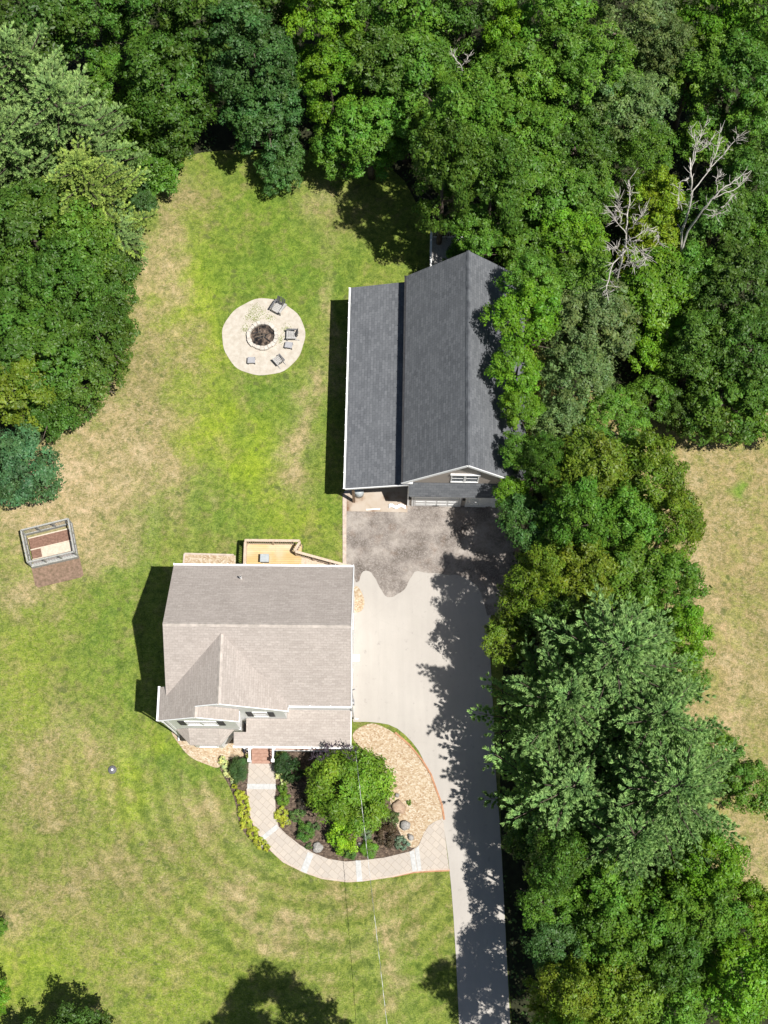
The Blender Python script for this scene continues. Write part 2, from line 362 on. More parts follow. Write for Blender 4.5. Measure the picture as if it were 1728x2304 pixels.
for b_ in [
    (620, 540, 270, 190, MG, 1.1, .05), (640, 1000, 130, 260, MG, .5, .05), (560, 620, 130, 70, GR, .6, 0), (690, 470, 120, 60, GR, .4, 0), (700, 640, 90, 120, GR, .7, 0),
    (380, 620, 45, 190, DY, .85, .8), (420, 480, 70, 60, BN, .6, .7), (760, 450, 60, 22, DY, .7, .6), (770, 500, 80, 60, BN, .45, .4),
    (440, 730, 45, 170, BR, .75, 0), (380, 740, 60, 90, OL, .5, .7), (330, 860, 90, 120, BN, .5, .8), (270, 980, 180, 90, DY, .75, .9, -.5),
    (150, 1090, 200, 90, DY, .9, 1), (80, 1150, 110, 60, DY, .7, 1), (370, 1000, 130, 70, BN, .5, .9, -.5), (200, 1200, 160, 60, DY, .6, .9),
    (70, 1350, 80, 50, DY, .85, 1), (230, 1270, 60, 50, DY, .7, 1), (600, 900, 150, 60, GR, .55, .05), (640, 950, 90, 90, GR, .6, .05),
    (470, 980, 60, 90, BR, .8, 0), (590, 1050, 75, 60, BR, .85, 0), (640, 1180, 120, 50, BR, .5, 0), (520, 1120, 60, 60, GR, .6, 0), (460, 1190, 90, 60, GR, .7, 0),
    (690, 930, 28, 140, DY, .6, .9), (680, 1040, 40, 60, DY, .7, .9), (720, 700, 14, 150, DY, .5, .6), (745, 1150, 50, 60, GR, .6, 0),
    (280, 1400, 60, 300, GR, .65, .1), (120, 1480, 150, 120, MG, .35, .4), (60, 1560, 80, 120, BR, .35, .3), (180, 1690, 90, 60, DY, .45, .8),
    (235, 1770, 45, 70, BR, .75, 0), (90, 1760, 110, 80, BN, .5, .9), (330, 1730, 80, 70, GR, .55, .1), (410, 1840, 55, 75, DY, .65, .8), (455, 1780, 60, 90, OL, .4, .5),
    (500, 1900, 22, 120, DY, .6, .8, .5), (560, 2060, 130, 16, DY, .55, .8, -.45), (700, 2110, 140, 14, DY, .5, .8, -.15), (500, 2030, 30, 22, DY, .7, .8), (670, 2085, 40, 22, DY, .75, .8),
    (340, 1960, 150, 100, OL, .6, .5), (150, 1990, 150, 80, BN, .45, .9), (60, 2090, 60, 60, DY, .6, .9), (90, 2190, 130, 80, BR, .7, .1), (130, 2240, 80, 60, MG, .4, .1),
    (400, 2200, 150, 90, BR, .35, .5), (250, 2150, 120, 60, OL, .4, .6), (560, 2240, 160, 70, MG, .3, .4), (900, 2080, 110, 110, OL, .7, .25), (900, 2220, 90, 90, GR, .6, .1),
    (850, 2180, 20, 120, DY, .55, .6), (890, 1990, 60, 22, DY, .4, .5), (770, 2020, 200, 25, BN, .5, .4), (640, 1990, 120, 50, OL, .6, .3), (440, 1700, 60, 80, GR, .8, 0),
    (380, 1660, 70, 30, BR, .5, 0), (560, 1960, 60, 60, GR, .4, .1), (100, 1420, 90, 40, MG, .5, .4), (20, 1650, 60, 120, OL, .5, .6),
]: blob(*b_)
# the dry meadow on the east side
fm = 1 / (1 + np.exp(-(X - (11.0 + .0 * Y)) * 1.2)); fm = np.clip(fm, 0, 1)
mead = (np.array([.27, .215, .095]) * (1 - np.clip((n2 - .45) * 4, 0, 1)[..., None] * .5) + np.array([.17, .175, .05]) * np.clip((n2 - .45) * 4, 0, 1)[..., None] * .5)
C = C * (1 - fm[..., None]) + mead * fm[..., None]; DR = DR * (1 - fm) + (.30 + .5 * np.clip((n2 - .4) * 4, 0, 1)) * fm
for b_ in [(1640, 1125, 22, 14, (.10, .2, .03), 1.3, 0), (1590, 1290, 28, 80, DY, .9, .7), (1640, 1500, 30, 200, (.45, .33, .2), .6, .9), (1700, 1550, 60, 200, OL, .6, .6), (1600, 1640, 60, 60, DY, .7, .8), (1720, 1330, 40, 60, BN, .6, .8), (1710, 1950, 60, 80, DY, .7, .6)]: blob(*b_)
# mowing arcs: grass bent different ways along the mower's passes
c0 = G(720, 1700); rr = np.hypot(X - c0.x, (Y - c0.y)); arc = np.sin(rr * 2 * math.pi / 1.15 + 2 * (n2 - .5)) * ((Y < c0.y - 1) & (X < 4.5)) * np.clip((rr - 4) / 2, 0, 1) * np.clip((18 - rr) / 6, 0, 1)
st = np.sin(X * 2 * math.pi / 1.25 + 1.5 * (n1 - .5)) * ((X > -17) & (X < -8) & (Y < c0.y + 18) & (Y >= c0.y - 1))
diag = np.sin((X * .75 + Y * .66) * 2 * math.pi / 1.4) * ((Y > 22) & (X < -2))
C *= (1 + .19 * arc + .13 * st + .05 * diag)[..., None]; DR[:] = np.clip(DR + .18 * arc, 0, 1)
C = np.clip(C * (.86 + .28 * n3[..., None]), .01, .8)
me = bpy.data.meshes.new('lawn')
verts = np.stack([X, Y, np.zeros_like(X)], -1).reshape(-1, 3); idx = np.arange(nx * ny).reshape(ny, nx)
faces = np.stack([idx[:-1, :-1], idx[:-1, 1:], idx[1:, 1:], idx[1:, :-1]], -1).reshape(-1, 4)
def np_mesh(me, verts, faces, mt):
    nf, k = faces.shape
    me.vertices.add(len(verts)); me.vertices.foreach_set('co', verts.astype(np.float32).ravel())
    me.loops.add(nf * k); me.loops.foreach_set('vertex_index', faces.astype(np.int32).ravel())
    me.polygons.add(nf); me.polygons.foreach_set('loop_start', np.arange(0, nf * k, k, dtype=np.int32))
    me.materials.append(mt); me.update(calc_edges=True); return me
np_mesh(me, verts, faces, MT['lawn'])
ca = me.color_attributes.new('soil_color', 'FLOAT_COLOR', 'POINT'); ca.data.foreach_set('color', np.concatenate([C.reshape(-1, 3), np.ones((nx * ny, 1))], 1).astype(np.float32).ravel())
da = me.attributes.new('dryness', 'FLOAT', 'POINT'); da.data.foreach_set('value', np.clip(DR, 0, 1).astype(np.float32).ravel())
lawn = bpy.data.objects.new('lawn', me); COL.objects.link(lawn); tag(lawn, kind='structure')

# forest floors (leaf litter under the woods, plus painted shade by the drive), driveway, beds
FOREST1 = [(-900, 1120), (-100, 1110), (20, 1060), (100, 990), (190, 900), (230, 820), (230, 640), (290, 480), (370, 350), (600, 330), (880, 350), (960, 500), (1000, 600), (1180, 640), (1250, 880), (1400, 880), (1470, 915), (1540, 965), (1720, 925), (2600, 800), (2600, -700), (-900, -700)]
FOREST2_AND_SHADE = [(1160, 1000), (1150, 1290), (1130, 1500), (1122, 1800), (1150, 2320), (1180, 2500), (1900, 2500), (1750, 2130), (1600, 2000), (1560, 1700), (1500, 1560), (1460, 1300), (1440, 1000), (1300, 930)]  # left edge widened: dark strip stands in for shaded grass by the drive
sheet('forest_floor_and_shade', FOREST1, .006, 'litter', 2); sheet('forest_floor_and_shade', FOREST2_AND_SHADE, .010, 'litter', 2)
DRIVE = [(774, 1262), (772, 1120), (776, 1100), (1000, 1100), (1150, 1110), (1150, 1200), (1120, 1300), (1100, 1400), (1104, 1500), (1111, 1620), (1114, 1728), (1127, 1884), (1137, 2093), (1148, 2304), (1165, 2560), (1045, 2560), (1033, 2304), (1023, 2093), (1012, 1955), (997, 1848), (978, 1775), (950, 1700), (920, 1660), (885, 1632), (840, 1624), (780, 1624), (780, 1380), (790, 1300)]
sheet('driveway', DRIVE, .03, 'drive', 1)
APRON = [(775, 1095), (1160, 1095), (1165, 1330), (1100, 1400), (1085, 1340), (1070, 1312), (1030, 1292), (1008, 1295), (985, 1289), (960, 1290), (935, 1283), (927, 1296), (920, 1306), (914, 1322), (905, 1331), (893, 1337), (885, 1343), (868, 1344), (858, 1327), (851, 1316), (846, 1303), (838, 1293), (834, 1286), (820, 1283), (812, 1291), (808, 1310), (798, 1310), (795, 1270), (775, 1268)]
sheet('parking_apron', APRON, .036, 'apron', 1)
sheet('edging_strip', [(771, 1110), (780, 1110), (779, 1268), (771, 1268)], .045, 'curb')
def C5(*p): return [(480 + x / 2.86, 1650 + y / 2.86) for x, y in p]
CH = C5((905, -20), (1010, -70), (1080, -50), (1170, 0), (1260, 80), (1340, 180), (1395, 270), (1430, 370), (1465, 460), (1482, 560), (1400, 600), (1350, 660), (1330, 730), (1250, 740), (1180, 600), (1130, 420), (1120, 250), (1000, 130), (890, 40))
sheet('wood_chip_bed', CH, .034, 'chips', 2)
ED = C5((1170, -6), (1262, 74), (1344, 172), (1400, 264), (1436, 366), (1471, 458), (1486, 556))
e = MB(); pe = [G(*p, .045) for p in smooth_poly(ED, 0)]
for i in range(len(pe) - 1): e.bar(pe[i], pe[i + 1], .11, .07)
tag(e.build('bed_edging', 'edging'), kind='structure')
e = MB(); pe = [G(*p, .03) for p in C5((1150, 922), (1290, 893), (1400, 886), (1520, 881))]
for i in range(len(pe) - 1): e.bar(pe[i], pe[i + 1], .12, .07)
tag(e.build('bed_edging', 'edging'), kind='structure')
sheet('mulch_bed', C5((400, 100), (900, 60), (1100, 220), (1190, 380), (1200, 560), (1300, 690), (1320, 750), (1120, 810), (850, 850), (640, 800), (430, 650), (390, 500), (380, 330)), .024, 'mulch', 2)
sheet('mulch_bed', C5((60, 110), (230, 130), (235, 360), (230, 420), (250, 560), (350, 720), (380, 770), (290, 740), (160, 600), (140, 400), (20, 200)), .022, 'mulch', 2)
sheet('wood_chip_bed', [(380, 1640), (400, 1672), (428, 1706), (470, 1722), (492, 1730), (515, 1706), (560, 1700), (570, 1660), (560, 1600), (400, 1600)], .03, 'chips', 2)
sheet('wood_chip_bed', [(795, 1322), (805, 1316), (820, 1345), (820, 1364), (812, 1377), (790, 1380), (780, 1350)], .045, 'chips', 2)
sheet('gravel_strip', [(416, 1247), (530, 1250), (530, 1300), (412, 1300)], .03, 'chips')
e = MB(); a_, b_, c_, d_ = [G(x, y, .04) for x, y in [(415, 1246), (526, 1249), (412, 1280), (415, 1246)]]
e.bar(a_, b_, .12, .08).bar(c_ + Vector((0, 0, -.003)), d_ + Vector((0, 0, -.003)), .10, .08); tag(e.build('edging_strip', 'curb'), kind='structure')
sheet('wood_chip_bed', [(677, 1252), (690, 1252), (775, 1268), (779, 1300), (670, 1300)], .02, 'chips')
# walkway
OUT = C5((228, 180), (218, 355), (230, 440), (238, 520), (265, 600), (315, 680), (375, 755), (450, 825), (580, 890), (700, 932), (860, 953), (960, 948), (1150, 920), (1290, 887), (1400, 878), (1517, 874))
INN = C5((1477, 548), (1430, 565), (1385, 595), (1352, 650), (1322, 722), (1265, 760), (1100, 800), (945, 818), (850, 825), (740, 808), (640, 768), (560, 720), (470, 650), (420, 600), (402, 530), (397, 400), (402, 355), (398, 180))
sheet('walkway', OUT + INN, .06, 'paver', 0)
sheet('house_path', C5((232, 178), (232, 170), (398, 170), (398, 178)), .05, 'paver', 0)
for q in [((218, 325), (402, 325), (402, 360), (218, 358)), ((404, 586), (424, 608), (328, 686), (308, 664)), ((608, 764), (646, 776), (600, 902), (560, 884)), ((915, 818), (948, 818), (960, 950), (924, 954)), ((1262, 762), (1292, 752), (1312, 884), (1282, 890)), ((1296, 750), (1322, 722), (1340, 882), (1316, 884))]:
    sheet('step_slab', C5(*q), .075, 'slab')
e = MB(); pe = [G(*p, .035) for p in OUT[1:]]
for i in range(len(pe) - 1): e.bar(pe[i], pe[i + 1], .10, .07)
tag(e.build('walkway_border', 'curb'), kind='structure')
# fire pit circle
pc = G(593, 758); pts = []
for i in range(60):
    t = i / 60 * 2 * math.pi; r = 2.76 * (1 + .012 * math.sin(5 * t) + .008 * math.sin(11 * t + 1)); pts.append((pc.x + r * math.cos(t), pc.y + r * math.sin(t)))
tag(MB().prism(pts, -.02, .03).build('gravel_circle', 'pit_gravel'), kind='structure')

# ------------------------------------------------------------------ house
HX = Vector((-12.36, 15.87, 0)); HY = R_(-.9)
house = empty('house', HX, HY, 'white two storey house with light tan shingle roof, front gables and porch', 'house')
P = .70
wl = MB()
zt = 6.95 + .26 * P - .16
wl.prof_x([(-3.8, 0), (3.8, 0), (3.8, zt), (0, 9.79 - .16), (-3.8, zt)], .1, 10.42)
bz = lambda a: 9.505 - P * abs(a - 3.25) - .16
wl.prof_y([(-.1, .003), (6.6, .003), (6.6, bz(6.6)), (3.25, bz(3.25)), (-.1, bz(-.1))], -4.30, -1.2)
wl.prof_y([(-.1, .006), (3.85, .006), (3.85, 8.54 - P * 1.98 - .16), (1.87, 8.54 - .16), (-.1, 8.54 - P * 1.97 - .17)], -4.93, -4.302)
wl.build('wall', 'siding', house)
rf = MB(); rf.panel([(0, 0, 9.79), (10.5, 0, 9.79), (10.5, 4.06, 6.95), (0, 4.06, 6.95)])
rf.panel([(0, -.001, 9.79), (0, -3.66, 7.23), (3.25, -.41, 9.503), (6.9, -4.06, 6.95), (10.5, -4.06, 6.95), (10.5, -.001, 9.79)])
roof = rf.build('roof', 'roof_tan', house)
gr = MB(); gr.panel([(3.25, -.41, 9.505), (-.0, -3.66, 7.234), (-.0, -3.1, 7.234), (-.4, -3.1, 6.95), (-.4, -5.00, 6.95), (1.87, -5.00, 8.54), (1.87, -4.38, 8.54), (3.25, -4.38, 9.505)])
gr.panel([(3.252, -.41, 9.505), (3.252, -4.38, 9.505), (6.9, -4.38, 6.952), (6.9, -4.06, 6.952)])
gr.panel([(1.872, -5.00, 8.54), (4.14, -5.00, 6.95), (4.14, -4.31, 6.95), (1.872, -4.31, 8.54)])
gr.build('gable_roof', 'roof_tan', house)
cp = MB()
def caps(mb, p, q, wd=.26, step=.3):
    p, q = Vector(p), Vector(q); L = (q - p).length; d = (q - p) / L; k = int(L / step)
    sd_ = d.cross(Vector((0, 0, 1))).normalized()
    for i in range(k):
        a = p + d * (i * L / k); b = p + d * ((i + 1) * L / k + .02); j = random.uniform(-.01, .01); h = .012 + .008 * (i % 2)
        w2 = wd / 2 + j
        mb.add([a + sd_ * w2 + Vector((0, 0, -w2 * .8 + h)), a + Vector((0, 0, h + .02)), a - sd_ * w2 + Vector((0, 0, -w2 * .8 + h)),
                b + sd_ * w2 + Vector((0, 0, -w2 * .8 + h + .01)), b + Vector((0, 0, h + .032)), b - sd_ * w2 + Vector((0, 0, -w2 * .8 + h + .01))],
               [(0, 3, 4, 1), (1, 4, 5, 2), (0, 1, 2), (5, 4, 3)])
for q in (((0, 0, 9.79), (10.5, 0, 9.79)), ((3.25, -.5, 9.505), (3.25, -4.38, 9.505)), ((1.87, -4.38, 8.54), (1.87, -5.00, 8.54))):
    cp = MB(); caps(cp, *q); cp.build('ridge_cap', 'cap_tan', roof)
pr = MB(); pr.panel([(3.47, -5.10, 3.01), (4.2, -5.10, 3.01), (4.2, -4.31, 3.20), (6.62, -4.31, 3.20), (6.62, -3.8, 3.32), (10.4, -3.8, 3.32), (10.4, -5.9, 2.82), (3.47, -5.9, 2.82)], .1)
porch_roof = pr.build('porch_roof', 'roof_tan', house)
br_ = MB(); E_ = [(-.02, -4.94, 2.7), (.88, -5.88, 2.7), (2.68, -5.88, 2.7), (3.46, -4.94, 2.7)]; T_ = [(.8, -4.94, 3.3), (2.6, -4.94, 3.3)]
br_.panel([E_[0], E_[1], T_[0]], .08); br_.panel([E_[1], E_[2], T_[1], T_[0]], .08); br_.panel([E_[2], E_[3], T_[1]], .08)
bay_roof = br_.build('bay_roof', 'roof_tan', house)
MB().prism([(.15, -4.90), (.95, -5.72), (2.6, -5.72), (3.3, -4.90)], .01, 2.62).build('bay_wall', 'siding', house)
def window(parent, a0, a1, z0, z1, b, n_, mb_frame='white', glass='glass'):
    """window facing south on the plane y=b"""
    f = MB(); w_ = .07
    f.box(a0 - w_, a1 + w_, b - .05, b - .001, z1, z1 + w_).box(a0 - w_, a1 + w_, b - .07, b - .001, z0 - w_, z0)
    f.box(a0 - w_, a0, b - .048, b - .001, z0, z1).box(a1, a1 + w_, b - .048, b - .001, z0, z1)
    f.box(a0, a1, b - .035, b - .001, (z0 + z1) / 2 - .02, (z0 + z1) / 2 + .02)
    fo = f.build('window', mb_frame, parent)
    MB().box(a0, a1, b - .02, b + .01, z0, z1).build('pane', glass, fo); return fo
def shutter(parent, a0, a1, z0, z1, b):
    s = MB(); s.box(a0, a1, b - .045, b - .002, z0, z1)
    for i in range(14):
        z = z0 + .08 + (z1 - z0 - .16) * i / 13; s.box(a0 + .04, a1 - .04, b - .06, b - .044, z, z + .05)
    return s.build('shutter', 'black', parent)
window(house, 1.05, 1.83, 4.9, 6.35, -4.93, 1); window(house, 1.95, 2.73, 4.9, 6.35, -4.93, 1)
shutter(house, .58, .95, 4.85, 6.4, -4.93); shutter(house, 2.83, 3.2, 4.85, 6.4, -4.93)
window(house, 4.84, 5.56, 4.25, 5.8, -4.30, 1); shutter(house, 4.40, 4.74, 4.2, 5.85, -4.30); shutter(house, 5.66, 6.0, 4.2, 5.85, -4.30)
for a0 in (7.35, 9.1):
    window(house, a0 + .3, a0 + 1.0, 4.7, 6.1, -3.8, 1); shutter(house, a0 - .15, a0 + .2, 4.65, 6.15, -3.8); shutter(house, a0 + 1.1, a0 + 1.45, 4.65, 6.15, -3.8)
window(house, 1.25, 2.3, .9, 2.2, -5.72, 1)
window(house, .5, 1.2, 1, 2.2, -4.953, 1) if 0 else None
# frieze boards under the gables, gutters, rakes
def rake(p, q, hgt=.2, th=.05): MB().bar(p, q, th, hgt).build('fascia', 'white', house)
rake((-.4, -5.025, 6.86), (1.87, -5.025, 8.44)); rake((4.14, -5.025, 6.86), (1.87, -5.025, 8.44))
rake((6.92, -4.405, 6.86), (3.25, -4.405, 9.415)); rake((1.9, -4.405, 8.48), (3.25, -4.405, 9.415))
rake((.035, -.0, 9.56), (.035, 4.0, 6.75), .14); rake((.035, 0, 9.56), (.035, -3.6, 7.1), .14)
rake((10.525, 0, 9.70), (10.525, 4.06, 6.87), .24, .06); rake((10.525, 0, 9.70), (10.525, -4.06, 6.87), .24, .06)
rake((10.42, -3.8, 3.26), (10.42, -5.9, 2.76), .12)
# returns at the gable feet
for q in ((3.86, 4.18, -5.04, -4.40, 6.60, 6.80), (6.61, 6.95, -4.42, -4.08, 6.6, 6.80), (-.38, -.13, -5.02, -4.5, 6.66, 6.80)):
    MB().box(*q).build('soffit', 'white', house)
def gutter(parent, p, q, name='gutter'):
    o = MB(); o.bar(p, q, .11, .11); d = (Vector(q) - Vector(p)).normalized(); L = (Vector(q) - Vector(p)).length
    k = int(L / 1.0)
    for i in range(k + 1):
        c = Vector(p) + d * (L * i / k); s_ = Vector((d.y, -d.x, 0))
        o.bar(c - s_ * .08 + Vector((0, 0, .07)), c + s_ * .06 + Vector((0, 0, .07)), .05, .02)
    return o.build(name, 'white', parent)
gutter(house, (0, 4.12, 6.88), (10.5, 4.12, 6.88)); gutter(house, (6.98, -4.13, 6.88), (10.5, -4.13, 6.88))
gutter(house, (-.47, -3.08, 6.88), (-.47, -5.00, 6.88)); gutter(house, (3.47, -5.96, 2.77), (10.4, -5.96, 2.77))
dn = MB(); dn.tube([(-.44, -4.95, 6.8), (-.22, -5.0, 6.5), (-.19, -5.0, .3), (-.2, -5.3, .1)], .055, 8); dn.build('downspout', 'white', house)
dn = MB(); dn.tube([(10.5, -3.9, 6.8), (10.52, -3.86, 6.5), (10.52, -3.86, .3), (10.75, -3.86, .1)], .05, 8); dn.build('downspout', 'white', house)
dn = MB(); dn.tube([(10.48, -5.9, 2.75), (10.5, -5.8, 2.5), (10.5, -5.8, .3), (10.75, -5.8, .1)], .05, 8); dn.build('downspout', 'white', house)
# corner boards
MB().box(-.13, .02, -4.96, -4.82, 0.01, 6.65).build('corner_board', 'white', house); MB().box(3.75, 3.88, -4.955, -4.80, 0.01, 3.0).build('corner_board', 'white', house)
# porch
MB().box(3.9, 10.35, -5.85, -3.81, .35, .6).build('porch_floor', 'brown_deck', house)
pk = MB(); pk.box(3.9, 4.3, -5.88, -5.852, .0, .58).box(5.6, 10.35, -5.88, -5.852, 0, .58); pk.build('porch_skirt', 'white', house)
for a_ in (3.95, 4.28, 5.68, 7.9, 10.25):
    c_ = MB(); c_.box(a_ - .07, a_ + .07, -5.8, -5.66, .6, 2.70).box(a_ - .1, a_ + .1, -5.83, -5.63, .6, .8).box(a_ - .1, a_ + .1, -5.83, -5.63, 2.58, 2.70); c_.build('porch_column', 'white', house)
rl = MB(); rl.box(5.75, 10.2, -5.79, -5.71, 1.45, 1.52).box(5.75, 10.2, -5.78, -5.72, .72, .77)
for i in range(36): rl.box(5.85 + i * .12, 5.88 + i * .12, -5.765, -5.735, .77, 1.45)
rl.build('porch_railing', 'white', house)
st_ = MB()
for i in range(4): st_.box(4.32, 5.62, -5.88 - (i + 1) * .19, -5.88 - i * .19 + .03, .0, .50 - i * .13)
st_.build('steps', 'brown_deck', house)
for a_ in (4.26, 5.68):
    r_ = MB(); r_.box(a_ - .07, a_ + .07, -6.62, -6.48, 0, 1.1).box(a_ - .1, a_ + .1, -6.65, -6.45, 1.1, 1.15).bar((a_, -5.8, 1.55), (a_, -6.5, 1.02), .08, .09).bar((a_, -5.8, .75), (a_, -6.5, .25), .05, .05)
    for k in range(5): t = .12 + k * .13; r_.box(a_ - .015, a_ + .015, -5.8 - t - .03, -5.8 - t, .7 - t * .7, 1.5 - t * .75)
    r_.build('stair_railing', 'white', house)
dr = MB(); dr.box(4.5, 5.4, -4.34, -4.302, .62, 2.7); dr.build('door', 'brown_deck', house)
vp = MB(); vp.tube([(4.03, 3.15, 7.45), (4.03, 3.15, 8.05)], .055, 10); vo_ = vp.build('vent_pipe', 'white', roof); MB().lathe([(.045, 8.052), (.045, 8.062)], 10, (4.03, 3.15)).build('vent_cap', 'black', vo_)
# east wall details: meter, light fixture, windows
mt_ = MB(); mt_.box(10.42, 10.55, -3.2, -2.9, 1.2, 1.9); mt_.tube([(10.5, -3.05, 1.9), (10.5, -3.05, 6.2), (10.7, -3.05, 6.7)], .03, 8); mt_.build('power_meter', 'grey_plastic', house)
hd = MB(); hd.box(10.42, 10.85, -.75, -.35, 2.6, 2.75).box(10.42, 10.52, -.6, -.5, 2.4, 2.62); hd.build('wall_lamp', 'white', house)
for y0 in (-2.2, 1.2):
    for z0 in (1.2, 4.5):
        f = MB(); f.box(10.42, 10.455, y0, y0 + 1.0, z0, z0 + 1.5); fo = f.build('window', 'white', house); MB().box(10.44, 10.46, y0 + .08, y0 + .92, z0 + .08, z0 + 1.42).build('pane', 'glass', fo)

# back deck
deck = empty('deck', HX, HY, 'new yellow timber deck with tan railing behind the tan roofed house', 'deck')
MB().box(3.55, 7.05, 3.82, 7.0, .72, .85).build('deck_floor', 'deck', deck)
for (a_, b_) in ((3.6, 6.95), (5.3, 6.95), (7.0, 6.95), (3.6, 5.4)): MB().box(a_ - .06, a_ + .06, b_ - .06, b_ + .06, 0, .72).build('leg', 'old_rail', deck)
def railing(parent, p, q, zt0, zt1, zb0, zb1, mt='old_rail', step=.13, posts=3, capw=.16):
    r = MB(); p = Vector((p[0], p[1], 0)); q = Vector((q[0], q[1], 0)); L = (q - p).length
    Z = lambda z: Vector((0, 0, z))
    r.bar(p + Z(zt0), q + Z(zt1), capw, .05).bar(p + Z(zt0 - .1), q + Z(zt1 - .1), .05, .09).bar(p + Z(zb0 + .1), q + Z(zb1 + .1), .05, .08)
    k = max(2, int(L / step))
    for i in range(k + 1):
        t = i / k; c = p.lerp(q, t); r.bar(c + Z(zb0 + (zb1 - zb0) * t + .06), c + Z(zt0 + (zt1 - zt0) * t - .03), .04)
    for i in range(posts):
        t = i / (posts - 1); c = p.lerp(q, t); r.bar(c + Z(zb0 + (zb1 - zb0) * t - .2), c + Z(zt0 + (zt1 - zt0) * t + .03), .1)
    return r.build('railing', mt, parent)
railing(deck, (3.58, 6.98), (6.95, 6.98), 1.8, 1.8, .85, .85)
railing(deck, (3.58, 4.3), (3.58, 6.88), 1.8, 1.8, .85, .85)
railing(deck, (6.98, 6.9), (6.7, 6.35), 1.8, 1.8, .85, .85, posts=2)
railing(deck, (6.75, 6.28), (9.95, 5.55), 1.8, 1.25, .85, .3, posts=4)
rp = MB()
for i in range(6):
    x0 = 7.05 + i * .47; rp.prism([(x0, 3.9), (x0 + .49, 3.9), (x0 + .49, 6.2 - (i + 1) * .11), (x0, 6.2 - i * .11)], .02, .75 - i * .13)
rp.build('steps', 'old_rail', deck)
HM = Matrix.Translation(HX) @ Matrix.Rotation(HY, 4, 'Z')
dbx = empty('storage_box', HM @ Vector((4.78, 5.98, .85)), HY, 'small pale grey storage box with flat lid on the yellow deck', 'box')
MB().box(-.25, .25, -.22, .22, .02, .42).build('body', 'dark_grey', dbx, bevel=.02); MB().box(-.29, .27, -.26, .26, .425, .48).build('lid', 'tank', dbx, bevel=.02)

# ------------------------------------------------------------------ barn
BX = Vector((-2.39, 25.56, 0)); BY = R_(-1.4)
barn = empty('barn', BX, BY, 'large garage barn with charcoal shingle roof, beige gable and open lean-to', 'barn')
BM = Matrix.Translation(BX) @ Matrix.Rotation(BY, 4, 'Z')
ps = (9.24 - 5.6) / 3.72
wl = MB(); zz = 5.6 + .3 * ps - .16
wl.prof_y([(3.9, 0), (10.69, 0), (10.69, zz), (7.27, 9.24 - .16), (3.9, zz)], .1, 13.2); wl.build('wall', 'beige', barn)
rf = MB(); rf.panel([(7.27, -.15, 9.24), (7.27, 13.5, 9.24), (3.55, 13.5, 5.6), (3.55, -.15, 5.6)]); rf.panel([(7.272, -.15, 9.24), (7.272, 13.5, 9.24), (10.99, 13.5, 5.6), (10.99, -.15, 5.6)])
broof = rf.build('roof', 'roof_dark', barn)
cp = MB(); caps(cp, (7.27, -.15, 9.24), (7.27, 13.5, 9.24), .26, .33); cp.build('ridge_cap', 'cap_dark', broof)
lr = MB(); lr.panel([(0, 0, 3.7), (0, 13.52, 3.7), (3.9, 13.52, 4.82), (3.9, 0, 4.82)]); lr.build('lean_to_roof', 'roof_dark', barn)
gutter(barn, (-.06, 0, 3.64), (-.06, 13.5, 3.64))
gutter(barn, (3.49, -.12, 5.53), (3.49, 13.5, 5.53)).data.materials[0] = MT['black']
for p, q, h_, mt_n in (((0, -.03, 3.62), (3.9, -.03, 4.74), .18, 'white'), ((3.5, -.18, 5.5), (7.27, -.18, 9.14), .2, 'white'), ((11.02, -.18, 5.5), (7.27, -.18, 9.14), .2, 'white'),
                       ((3.6, 13.44, 5.42), (7.27, 13.44, 9.0), .1, 'white'), ((10.9, 13.44, 5.42), (7.27, 13.44, 9.0), .1, 'white')):
    MB().bar(p, q, .05, h_).build('fascia', mt_n, barn)
MB().box(3.56, 4.15, -.16, .095, 5.3, 5.5).build('soffit', 'white', barn); MB().box(3.87, 4.0, .03, .098, 0, 5.29).build('corner_board', 'white', barn)
pt = MB(); pt.panel([(3.92, .09, 4.95), (10.8, .09, 4.95), (10.8, -.52, 4.0), (3.92, -.52, 4.0)], .08); pt.build('pent_roof', 'roof_dark', barn)
MB().box(4.02, 10.75, -.5, .015, 3.78, 3.9).build('soffit', 'white', barn)
window(barn, 6.5, 7.2, 5.3, 6.55, .1, 1); window(barn, 7.34, 8.04, 5.3, 6.55, .1, 1)
sr = MB(); sr.box(6.38, 8.16, .0, .098, 6.64, 6.8); sr.build('window_head', 'white', barn)
for a0 in (4.3, 7.7):
    d_ = MB(); d_.box(a0, a0 + 2.85, .03, .098, .04, 2.4)
    for r in range(4):
        for c in range(4):
            x0 = a0 + .1 + c * .69; z0 = .12 + r * .57; d_.box(x0, x0 + .58, .012, .031, z0, z0 + .42)
    do = d_.build('garage_door', 'white', barn); MB().box(a0 + 1.2, a0 + 1.6, -.02, .028, .22, .26).build('handle', 'black', do)
tr = MB()
for a0 in (4.15, 7.17, 7.57, 10.57): tr.box(a0, a0 + .12, .02, .097, .0, 2.55)
tr.box(4.15, 7.29, .015, .096, 2.42, 2.58).box(7.57, 10.69, .015, .096, 2.42, 2.58); tr.build('door_trim', 'white', barn)
for a0 in (4.03, 7.42):
    l_ = MB(); l_.box(a0 - .05, a0 + .05, .0, .1, 1.95, 2.2).box(a0 - .08, a0 + .08, -.14, -.0, 1.95, 2.1).lathe([(.02, 2.1), (.1, 2.12), (.03, 2.25)], 8, (a0, -.07)); l_.build('wall_lamp', 'black', barn)
for b_ in (.25, 3.4, 6.7, 10.0, 13.2):
    p_ = MB(); p_.box(.38, .54, b_ - .08, b_ + .08, 0, 3.72); p_.bar((.46, b_, 2.9), (1.1, b_, 3.75), .09); p_.build('post', 'wood_post', barn)
MB().box(.36, .56, .3, 13.2, 3.42, 3.6).build('beam', 'wood_post', barn)
